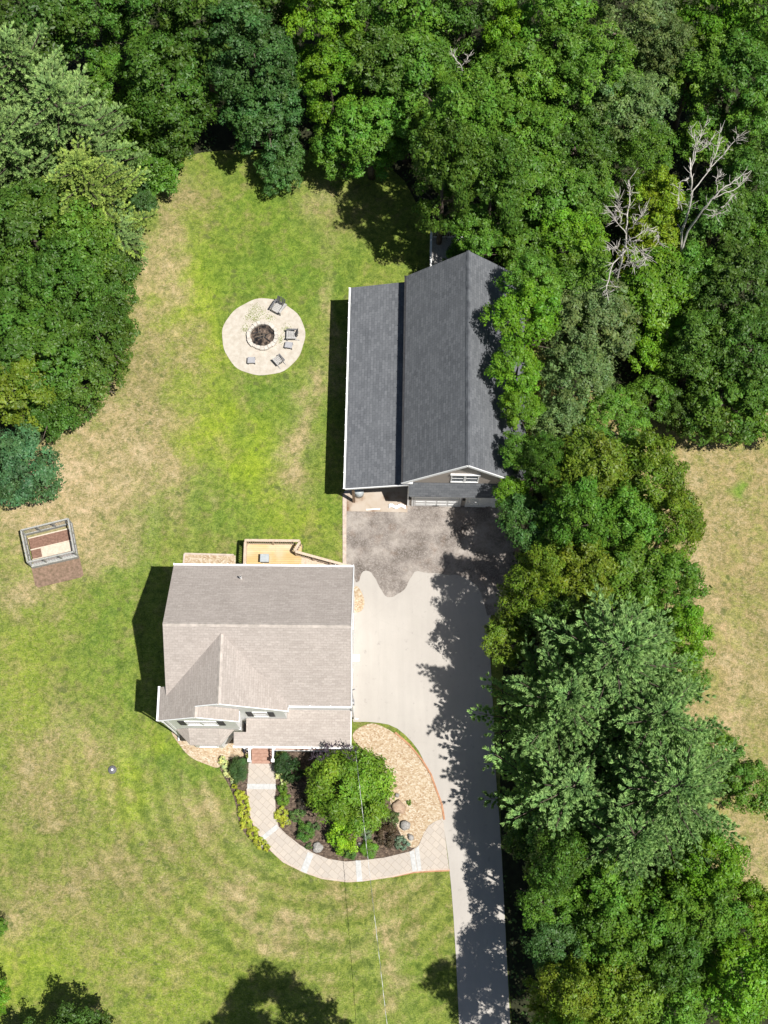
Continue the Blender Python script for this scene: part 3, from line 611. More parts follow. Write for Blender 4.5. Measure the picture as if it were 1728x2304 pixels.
p0 = [BM @ Vector(v) for v in ((.0, -.4, 0), (3.9, -.4, 0), (3.9, 13, 0), (.0, 13, 0))]
tag(MB().prism([(p.x, p.y) for p in p0], 0, .05).build('concrete_floor', 'concrete'), kind='structure')
tk = empty('trash_barrel', BM @ Vector((.78, .75, .05)), 0, 'round grey barrel with a lid by the lean-to corner post', 'barrel')
MB().lathe([(.26, 0), (.3, .05), (.31, .45), (.32, .47), (.31, .5), (.30, .86)], 24).build('body', 'tank', tk, smooth=True); MB().lathe([(.33, .86), (.33, .9), (.2, .95), (.0, .97)], 24).build('lid', 'tank', tk, smooth=True)
# a low pale sheet and a board lying in front of the lean-to
ts = MB(); rnd = random.Random(3); q0 = BM @ Vector((3.15, .1, .09)); k = 14
vs = []; fs = []
for i in range(k + 1):
    for j in range(5): vs.append((q0.x - .45 + 1.1 * i / k, q0.y - .26 + .06 * j + .07 * math.sin(i * .8), .06 + abs(.1 * math.sin(i * 1.3 + j)) + rnd.random() * .05))
for i in range(k):
    for j in range(4): fs.append((i * 5 + j, (i + 1) * 5 + j, (i + 1) * 5 + j + 1, i * 5 + j + 1))
ts.add(vs, fs); o = ts.build('tarp', 'white'); tag(o, 'crumpled white sheet lying at the lean-to entrance beside the garage doors', 'tarp'); sm = o.modifiers.new('solid', 'SOLIDIFY'); sm.thickness = .015
o = MB().box(-.45, .45, -.04, .04, 0, .05).build('board', 'white'); o.location = BM @ Vector((1.7, -.25, .04)); o.rotation_euler.z = R_(3); tag(o, 'short thin white board lying on the pavement before the lean-to', 'board')
# white railed landing on the north end
ld = empty('outdoor_landing', BM @ Vector((0, 0, 0)), BY, 'white railed raised landing behind the far gable of the barn', 'landing')
MB().box(5.1, 8.4, 13.25, 18.1, 1.95, 2.1).build('landing_floor', 'grey_wood', ld)
railing(ld, (5.15, 13.6), (5.15, 18.0), 3.05, 3.05, 2.1, 2.1, 'white', .16, 3, .12); railing(ld, (5.25, 18.0), (8.3, 18.0), 3.05, 3.05, 2.1, 2.1, 'white', .16, 3, .12)
for a_, b_ in ((5.2, 18), (8.3, 18), (5.2, 14)): MB().box(a_ - .07, a_ + .07, b_ - .07, b_ + .07, 0, 1.95).build('leg', 'white', ld)

# ------------------------------------------------------------------ fire pit and seats
fp = G(591, 757, 0); fire = empty('fire_pit', (fp.x, fp.y, .03), 0, 'round sunken stone fire pit ring full of ash and charred wood', 'fire pit')
rg = MB(); rnd = random.Random(5)
for i in range(22):
    t0 = 2 * math.pi * i / 22; t1 = t0 + 2 * math.pi / 22 * .96; r0 = .80 + rnd.uniform(-.03, .03); r1 = 1.04 + rnd.uniform(-.04, .04); h = .24 + rnd.uniform(-.03, .03)
    rg.prism([(r0 * math.cos(t0), r0 * math.sin(t0)), (r1 * math.cos(t0), r1 * math.sin(t0)), (r1 * math.cos(t1), r1 * math.sin(t1)), (r0 * math.cos(t1), r0 * math.sin(t1))], 0, h)
rg.build('stone_ring', 'ring_stone', fire, bevel=.02)
ab = MB(); vs = []; fs = []
for i in range(9):
    for j in range(24):
        r = .8 * i / 8; t = 2 * math.pi * j / 24; vs.append((r * math.cos(t), r * math.sin(t), .03 + .10 * rnd.random() * (i < 8)))
for i in range(8):
    for j in range(24): fs.append((i * 24 + j, i * 24 + (j + 1) % 24, (i + 1) * 24 + (j + 1) % 24, (i + 1) * 24 + j))
ab.add(vs, fs); ab.build('ash_bed', 'ash', fire)
for i in range(9):
    t = rnd.uniform(0, 6.28); c = Vector((rnd.uniform(-.4, .4), rnd.uniform(-.4, .4), .12)); d = Vector((math.cos(t), math.sin(t), rnd.uniform(-.1, .1))) * rnd.uniform(.15, .34)
    MB().tube([c - d, c + d], [.045, .035], 7).build('log', 'black' if i % 2 else 'bark', fire)
def adirondack(px, py, ang, sc, mt, label):
    p = G(px, py, .3); e = empty('garden_chair', (p.x, p.y, .03), R_(ang), label, 'chair', 'chairs around the fire pit')
    s = MB()      # seat faces +x
    for i in range(5): s.bar(((.30 - i * .13) * sc, -.27 * sc, (.40 - i * .04) * sc), ((.30 - i * .13) * sc, .27 * sc, (.40 - i * .04) * sc), .11 * sc, .025)
    s.build('seat', mt, e)
    b = MB()
    for i in range(5):
        y = (-.22 + i * .11) * sc; b.bar((-.26 * sc, y, .22 * sc), ((-.50) * sc, y * 1.15, (.98 - .05 * abs(i - 2)) * sc), .095 * sc, .022)
    b.build('backrest', 'dark_grey' if mt != 'grey_plastic' else mt, e)
    for sd_ in (-1, 1):
        MB().bar((.36 * sc, .33 * sd_ * sc, .58 * sc), (-.38 * sc, .33 * sd_ * sc, .55 * sc), .12 * sc, .025).build('armrest', 'dark_grey' if sd_ < 0 else mt, e)
        MB().bar((.30 * sc, .30 * sd_ * sc, 0), (.30 * sc, .30 * sd_ * sc, .57 * sc), .06 * sc, .09 * sc).build('leg', mt, e)
        MB().bar((-.55 * sc, .28 * sd_ * sc, .02), (.28 * sc, .28 * sd_ * sc, .38 * sc), .04, .1 * sc).build('leg', mt, e)
adirondack(626, 693, -120, 1.05, 'grey_wood', 'largest grey slatted chair at the top of the gravel circle, facing the fire')
adirondack(656, 754, 180, .92, 'grey_wood', 'grey slatted garden chair at the right edge of the gravel circle with dark arms')
adirondack(627, 811, 130, .80, 'grey_wood', 'pale tilted slatted chair at the bottom right of the fire pit')
def stool(px, py, ang, label):
    p = G(px, py, .2); e = empty('footstool', (p.x, p.y, .03), R_(ang), label, 'stool', 'small stools around the fire pit')
    s = MB()
    for i in range(5): s.box(-.25, .25, -.21 + i * .088, -.13 + i * .088, .33 - .012 * i, .355 - .012 * i)
    s.build('seat', 'grey_plastic', e)
    for x, y in ((-.22, -.17), (.22, -.17), (-.22, .17), (.22, .17)): MB().bar((x, y, 0), (x, y, .31), .05).build('leg', 'dark_grey', e)
stool(650, 778, -10, 'small grey slatted stool below the right hand chair of the gravel circle')
stool(566, 812, 0, 'small grey slatted stool standing alone at the lower left of the fire pit')

# ------------------------------------------------------------------ fenced raised garden
gd = empty('raised_garden', G(115, 1230, 0), 0, 'wood framed fenced raised garden bed with brown soil on the dry lawn', 'garden bed')
O = gd.location.copy()
def L_(px, py, z): p = G(px, py, z) - Vector((O.x, O.y, 0)); return Vector((p.x, p.y, z))
NW, NE, SE, SW = L_(47, 1193, 1.35), L_(153, 1167, 1.35), L_(166.5, 1241, 1.35), L_(62, 1265, 1.35)
def dn_(p, z): return Vector((p.x, p.y, z))
fr = MB()
for a_, b_ in ((NW, NE), (NE, SE), (SE, SW), (SW, NW)): fr.bar(a_, b_, .09, .05)
fr.build('top_rail', 'garden_frame', gd)
for a_, b_, k in ((NW, NE, 3), (NE, SE, 3), (SE, SW, 3), (SW, NW, 3)):
    for i in range(k):
        c = a_.lerp(b_, i / k); MB().bar(dn_(c, 0), dn_(c, 1.33), .07).build('post', 'garden_frame', gd)
bd = MB()
for a_, b_ in ((NW, NE), (NE, SE), (SW, NW)): bd.bar(dn_(a_, .2), dn_(b_, .2), .05, .38)
bd.bar(dn_(SE, .22), dn_(SW, .22), .2, .40); bd.build('side_board', 'garden_frame', gd)
ms = MB()
for a_, b_ in ((NW, NE), (NE, SE), (SE, SW), (SW, NW)):
    Lm = (b_ - a_).length; kk = int(Lm / .16)
    for i in range(kk): c = a_.lerp(b_, (i + .5) / kk); ms.bar(dn_(c, .38), dn_(c, 1.33), .008)
    for z in (.55, .75, .95, 1.15): ms.bar(dn_(a_, z), dn_(b_, z), .008)
ms.build('wire_mesh', 'grey_plastic', gd)
def inq(u, v_): return dn_(NW, 0).lerp(dn_(NE, 0), u).lerp(dn_(SW, 0).lerp(dn_(SE, 0), u), v_)
def bedquad(u0, u1, v0, v1, z, name, m_, th=.1):
    q = [inq(u0, v1), inq(u1, v1), inq(u1, v0), inq(u0, v0)]
    return MB().prism([(p.x, p.y) for p in q], z - th, z).build(name, m_, gd)
bedquad(.03, .97, .03, .31, .05, 'grass_floor', 'garden_grass'); bedquad(.03, .97, .312, .985, .06, 'path_floor', 'garden_floor')
bedquad(.06, .93, .17, .50, .36, 'soil_bed', 'soil', .3)
bedquad(.05, .94, .135, .17, .39, 'bed_board', 'bare_board', .35)
bedquad(.05, .94, .50, .535, .395, 'bed_board', 'bare_board', .35)
bedquad(.06, .27, .537, .80, .37, 'soil_bed', 'soil', .3)
bedquad(.282, .92, .537, .80, .38, 'bed_cover', 'bare_board', .3)
bedquad(.268, .281, .538, .82, .40, 'bed_board', 'bare_board', .3); bedquad(.05, .94, .802, .825, .39, 'bed_board', 'bare_board', .35)
p = [G(x, y, 0) for x, y in ((77, 1285), (182, 1258), (186, 1296), (180, 1300), (84, 1322), (78, 1316))]
o = sheet('mulch_patch', [(70, 1275), (178, 1250), (188, 1294), (182, 1299), (86, 1322), (79, 1317)], .02, 'soil_apron')

# cap in the lawn
cpp = G(253, 1732, 0); e = empty('lawn_well_cap', cpp, 0, 'round dark cap with white centre set in the front lawn', 'cap')
MB().lathe([(.26, 0), (.26, .06), (.22, .1), (.0, .11)], 24).build('lid', 'dark_grey', e, smooth=True); MB().lathe([(.08, .1), (.075, .16), (0, .17)], 14).build('knob', 'white', e, smooth=True)

# service cables running from the house to beyond the frame
def wire(p, q, sag, r, mt, label, twist=False):
    o = MB(); k = 60; pts = []
    for i in range(k + 1):
        t = i / k; c = p.lerp(q, t); c.z -= sag * 4 * t * (1 - t); pts.append(c)
    o.tube(pts, r, 6)
    if twist:
        pp = []; k2 = 900
        for i in range(k2 + 1):
            t = i / k2; c = p.lerp(q, t); c.z -= sag * 4 * t * (1 - t); a = t * (q - p).length * 2 * math.pi / 1.0; pp.append(c + Vector((math.cos(a), 0, math.sin(a))) * r * 1.5)
        o.tube(pp, r * .8, 5)
    return tag(o.build('overhead_cable', mt), label, 'cable', 'cables over the front lawn')
wire(G(800, 1690, 4.2), G(884, 2420, 5.6), .12, .009, 'cable', 'pale twisted overhead cable crossing the walkway and front lawn', True)

# ------------------------------------------------------------------ foliage prototypes
def leaf_mesh(name, C_, Nrm, size, tint, m, aspect=.62, fold=.25):
    """leaf clusters as small folded rhombs; C_ centres, Nrm normals"""
    n = len(C_); r = RNG.normal(size=(n, 3)); u = np.cross(Nrm, r); u /= np.linalg.norm(u, axis=1)[:, None] + 1e-9; v = np.cross(Nrm, u)
    s = size[:, None]; a = C_ - u * s * .5; b = C_ + u * s * .5; c = C_ + v * s * aspect * .5 - Nrm * s * fold * .5; d = C_ - v * s * aspect * .5 - Nrm * s * fold * .5
    V = np.stack([a, c, b, d], 1).reshape(-1, 3); i = np.arange(n) * 4
    Fc = np.concatenate([np.stack([i, i + 1, i + 2], 1)[:, None], np.stack([i, i + 2, i + 3], 1)[:, None]], 1).reshape(-1, 3)
    me = bpy.data.meshes.new(name); np_mesh(me, V, Fc[:, ::-1], m)
    t4 = np.concatenate([tint, np.ones((n, 1))], 1); t4 = np.repeat(t4, 4, 0)
    ca = me.color_attributes.new('tint', 'FLOAT_COLOR', 'POINT'); ca.data.foreach_set('color', t4.astype(np.float32).ravel()); me.update(); return me
def rdir(n, r=None):
    r = r or RNG; d = r.normal(size=(n, 3)); return d / np.linalg.norm(d, axis=1)[:, None]
def crown_arrays(R, RZ, n_lobe, dens, lsz, seed, lobe=(.26, .42), bough=None, nb=20):
    """boughs spread over the crown, each carrying small leafy lobes: deep gaps stay open between boughs"""
    r = np.random.default_rng(seed); Cs = []; Ns = []; Ts = []; Ss = []
    ecc = r.uniform(.85, 1.15); bs = []; per = max(3, int(n_lobe / nb))
    for k in range(nb):          # best candidate spread of boughs
        best = None
        for _ in range(8):
            d = rdir(1, r)[0]
            if d[2] < -.5: d[2] *= -.6; d /= np.linalg.norm(d)
            m_ = min([np.linalg.norm(d - e) for e in bs] or [9])
            if best is None or m_ > best[0]: best = (m_, d)
        bs.append(best[1])
    ax0 = np.array([R * ecc, R / ecc, RZ])
    for k, d in enumerate(bs):
        fr_ = r.uniform(.50, .78); bc = d * ax0 * fr_; br = R * r.uniform(.30, .46); bt = r.uniform(.82, 1.2); bh = r.uniform(-.09, .09)
        for j in range(per):
            e = rdir(1, r)[0] + d * .55 + np.array([0, 0, .35]); e /= np.linalg.norm(e)
            c = bc + e * br * r.uniform(.55, 1.05) * np.array([1, 1, .85 * (RZ / R) ** .35]); lr_ = R * r.uniform(*lobe) * .8
            ax = lr_ * np.array([r.uniform(.9, 1.3), r.uniform(.9, 1.3), r.uniform(.6, .9)])
            n = int(dens * 4 * math.pi * lr_ ** 2) + 3
            dd = rdir(n, r); dd[:, 2] = np.where(dd[:, 2] < -.3, -dd[:, 2], dd[:, 2])
            rad = 1 + .28 * np.sin(dd[:, 0] * 7 + k) * np.sin(dd[:, 1] * 6 + 2 * j) + r.normal(0, .15, n)
            p = c + dd * ax * rad[:, None]
            nn = dd * .8 + e * .3 + rdir(n, r) * .6 + np.array([0, 0, .2]); nn /= np.linalg.norm(nn, axis=1)[:, None]
            t = bt * r.uniform(.85, 1.15) * r.uniform(.78, 1.24, n); hue = bh + r.uniform(-.06, .06)
            Cs.append(p); Ns.append(nn); Ts.append(np.stack([t * (1 + hue + r.normal(0, .08, n)), t, t * (1 - hue)], 1)); Ss.append(lsz * np.exp(r.normal(-.05, .32, n)))
    return np.concatenate(Cs), np.concatenate(Ns), np.clip(np.concatenate(Ts), .1, 3), np.concatenate(Ss)
PROTO = {}
def make_proto(key, nvar, **k):
    PROTO[key] = [leaf_mesh('crown', *(lambda a: (a[0], a[1], a[3], a[2]))(crown_arrays(seed=100 + 17 * i + len(key) * 5 + hash_(key), **k)), MT['leaf']) for i in range(nvar)]
def hash_(s): return sum(ord(c) * (i + 3) for i, c in enumerate(s)) % 997
make_proto('big', 4, R=3.2, RZ=5.4, n_lobe=330, nb=34, dens=52, lsz=.18, lobe=(.09, .17))
make_proto('mid', 5, R=2.4, RZ=4.6, n_lobe=230, nb=26, dens=64, lsz=.16, lobe=(.11, .20))
make_proto('round', 4, R=2.2, RZ=2.2, n_lobe=170, nb=20, dens=70, lsz=.15, lobe=(.11, .20))
make_proto('fine', 3, R=2.4, RZ=4.4, n_lobe=290, nb=34, dens=84, lsz=.125, lobe=(.08, .16))
make_proto('shrub', 3, R=1.0, RZ=.75, n_lobe=60, nb=12, dens=130, lsz=.11, lobe=(.14, .26))
make_proto('cone', 2, R=.9, RZ=1.3, n_lobe=56, nb=10, dens=170, lsz=.085, lobe=(.24, .36))
def trunk_mesh(H, rad, z_top, R, seed):
    r = random.Random(seed); o = MB(); b = [(0, 0, -.05)]; x = y = 0
    for i in range(1, 6): x += r.uniform(-.15, .15); y += r.uniform(-.15, .15); b.append((x, y, z_top * i / 5))
    o.tube(b, [rad * 1.35, rad, rad * .85, rad * .7, rad * .5, rad * .2], 9)
    for i in range(7):
        t = r.uniform(0, 6.28); z0 = z_top * r.uniform(.35, .8); L = R * r.uniform(.6, .9)
        o.tube([(x * z0 / z_top, y * z0 / z_top, z0), (L * .5 * math.cos(t), L * .5 * math.sin(t), z0 + L * .45), (L * math.cos(t), L * math.sin(t), z0 + L * .75)], [rad * .4, rad * .25, rad * .06], 6)
    return o.mesh('trunk', 'bark', True)
TR = [trunk_mesh(12, .2, 10, 2.6, i) for i in range(3)]
# pine
def pine_arrays(R, H, seed, dens=1.0, up_=.32):
    r = np.random.default_rng(seed); rr = random.Random(seed); Cs = []; Ns = []; Ts = []; Us = []; wood = MB()
    z = H * .14; lev = 0
    while z < H * .97:
        t = (z - H * .14) / (H * .86); L0 = R * 1.12 * min(1, .62 + 1.7 * t) * (1 - t) ** .72 + .25; nb = int(6 if L0 > 1.5 else 5); off = rr.uniform(0, 6.28); lev += 1
        for b in range(nb):
            az = off + b * 2 * math.pi / nb + rr.uniform(-.25, .25); L = L0 * rr.uniform(.60, 1.18); el = up_ * rr.uniform(.3, 1.2) + .35 * t
            d = np.array([math.cos(az), math.sin(az), 0]); base = np.array([0, 0, z])
            wd_ = rr.uniform(.8, 1.2); pt = lambda s_: base + d * L * s_ + np.array([0, 0, L * (math.sin(el) * s_ + .12 * s_ * s_)])
            if L > 1.2: wood.tube([pt(0), pt(.5), pt(.95)], [.05, .035, .012], 5, False)
            lt = rr.uniform(.8, 1.2)
            ns = max(3, int(L / .27))
            for i in range(ns + 1):
                s_ = .22 + .78 * i / ns
                for sd_ in ((-1, 1) if i < ns else (0,)):
                    sl_ = (.19 * L * (1.12 - s_) + .36) * rr.uniform(.7, 1.15) * wd_
                    a2 = az + sd_ * rr.uniform(.6, 1.0); dd = np.array([math.cos(a2), math.sin(a2), rr.uniform(.1, .4)]); dd /= np.linalg.norm(dd)
                    k = max(2, int(sl_ / .2))
                    for j in range(k):
                        c = pt(s_) + dd * sl_ * (j + .6) / k + r.normal(0, .03, 3); nn_ = int(13 * dens)
                        u = rdir(nn_, r) * .6 + dd * .95 + np.array([0, 0, .40]); u /= np.linalg.norm(u, axis=1)[:, None]
                        Us.append(u); Cs.append(np.repeat(c[None], nn_, 0) + u * .11); tt = lt * r.uniform(.7, 1.3, nn_) * (1.0 if j < k - 1 else 1.30)
                        Ts.append(np.stack([tt * (1 + .12 * (j == k - 1)), tt, tt * .95], 1))
        z += 1.15 * (1 - .55 * t)
    return np.concatenate(Cs), np.concatenate(Us), np.concatenate(Ts), wood
def pine_mesh(R, H, seed, dens=1.0, ln=.30, wd=.075):
    C_, U, T, wood = pine_arrays(R, H, seed, dens); n = len(C_)
    s = RNG.normal(size=(n, 3)) * .6 + np.array([0, 0, 0]); v = np.cross(U, s + 1e-6); v /= np.linalg.norm(v, axis=1)[:, None]
    hl = ln * RNG.uniform(.7, 1.25, (n, 1)) / 2; hw = wd / 2 * RNG.uniform(.7, 1.3, (n, 1))
    V = np.stack([C_ - U * hl, C_ + v * hw, C_ + U * hl, C_ - v * hw], 1).reshape(-1, 3); F = np.arange(n * 4).reshape(-1, 4)
    me = bpy.data.meshes.new('crown'); np_mesh(me, V, F, MT['needle'])
    t4 = np.repeat(np.concatenate([T, np.ones((n, 1))], 1), 4, 0); ca = me.color_attributes.new('tint', 'FLOAT_COLOR', 'POINT'); ca.data.foreach_set('color', t4.astype(np.float32).ravel())
    wood.tube([(0, 0, -.05), (.05, 0, H * .5), (0, .05, H * .90)], [.3, .2, .02], 9); return me, wood.mesh('trunk', 'bark', True)
PINE = {'pine': [pine_mesh(4.6, 15, 5, 1.35), pine_mesh(4.4, 14, 9, 1.35), pine_mesh(3.0, 12, 12, 1.35)]}
COLS = {'O': (.070, .145, .017), 'B': (.118, .245, .014), 'Y': (.185, .265, .014), 'G': (.135, .205, .060), 'K': (.062, .138, .030), 'L': (.125, .195, .016),
        'M': (.100, .205, .021), 'P': (.205, .330, .115), 'Q': (.185, .325, .112), 'D': (.060, .118, .016)}
def link(name, me, parent, color=None):
    o = bpy.data.objects.new(name, me); COL.objects.link(o); o.parent = parent
    if color: o.color = (*color, 1)
    return o
tcount = [0]
def tree(px, py, r, kind, col, H, label, name='leafy_tree', cat='tree', group='trees of the surrounding woods', zc=None):
    """crown seen centred at px,py with radius r photo pixels"""
    tcount[0] += 1; i = tcount[0]; rr = random.Random(i * 7 + 3)
    if 1100 < px < 1300 and 1000 < py < 1850: H += 5.8
    elif 1100 < px < 1300 and 1850 <= py < 2300: H += 5.5
    elif px >= 1300 and 1000 < py < 2300: H += 3
    if 1100 < px < 1210 and 600 < py < 1000: H += 5; zc = H - 3.0
    if 980 < px < 1130 and 300 < py < 560 and r > 40:
        H += 5
        if kind == 'round': zc = H - 3
    pro = {'big': (3.2, 5.4), 'mid': (2.4, 4.6), 'round': (2.2, 2.2), 'fine': (2.4, 4.4)}[kind]
    zc_ = H * .56 if zc is None else zc; R = r * mpp(px, py, zc_); p = G(px, py, zc_); s = R / pro[0]; sz = (H - zc_) / pro[1]
    if kind == 'round': sz = s * rr.uniform(.9, 1.05)
    root = empty(name, (p.x, p.y, 0), rr.uniform(0, 6.28), label, cat, group)
    base = COLS[col] if isinstance(col, str) else col; jit = rr.uniform(.9, 1.12)
    me = PROTO[kind][rr.randrange(len(PROTO[kind]))]
    cr = link('crown', me, root, tuple(c * jit * rr.uniform(.95, 1.05) for c in base)); cr.scale = (s, s, sz); cr.location = (0, 0, zc_)
    tk_ = link('trunk', TR[i % 3], root); tk_.scale = (s, s, (zc_ + .2 * (H - zc_)) / 10)
    return root
def pine(px, py, var, H, col, label, sc=1.0, name='pine_tree', ztop=None):
    tcount[0] += 1; rr = random.Random(tcount[0] * 5)
    me, wd = PINE['pine'][var]; h0 = (15, 14, 12)[var]; z = H * .6; p = G(px, py, z)
    root = empty(name, (p.x, p.y, 0), rr.uniform(0, 6.28), label, 'tree', 'pine trees around the lot')
    for nm, m_ in (('crown', me), ('trunk', wd)):
        o = link(nm, m_, root, (COLS[col] if isinstance(col, str) else col) if nm == 'crown' else None); o.scale = (sc, sc, H / h0)
    return root
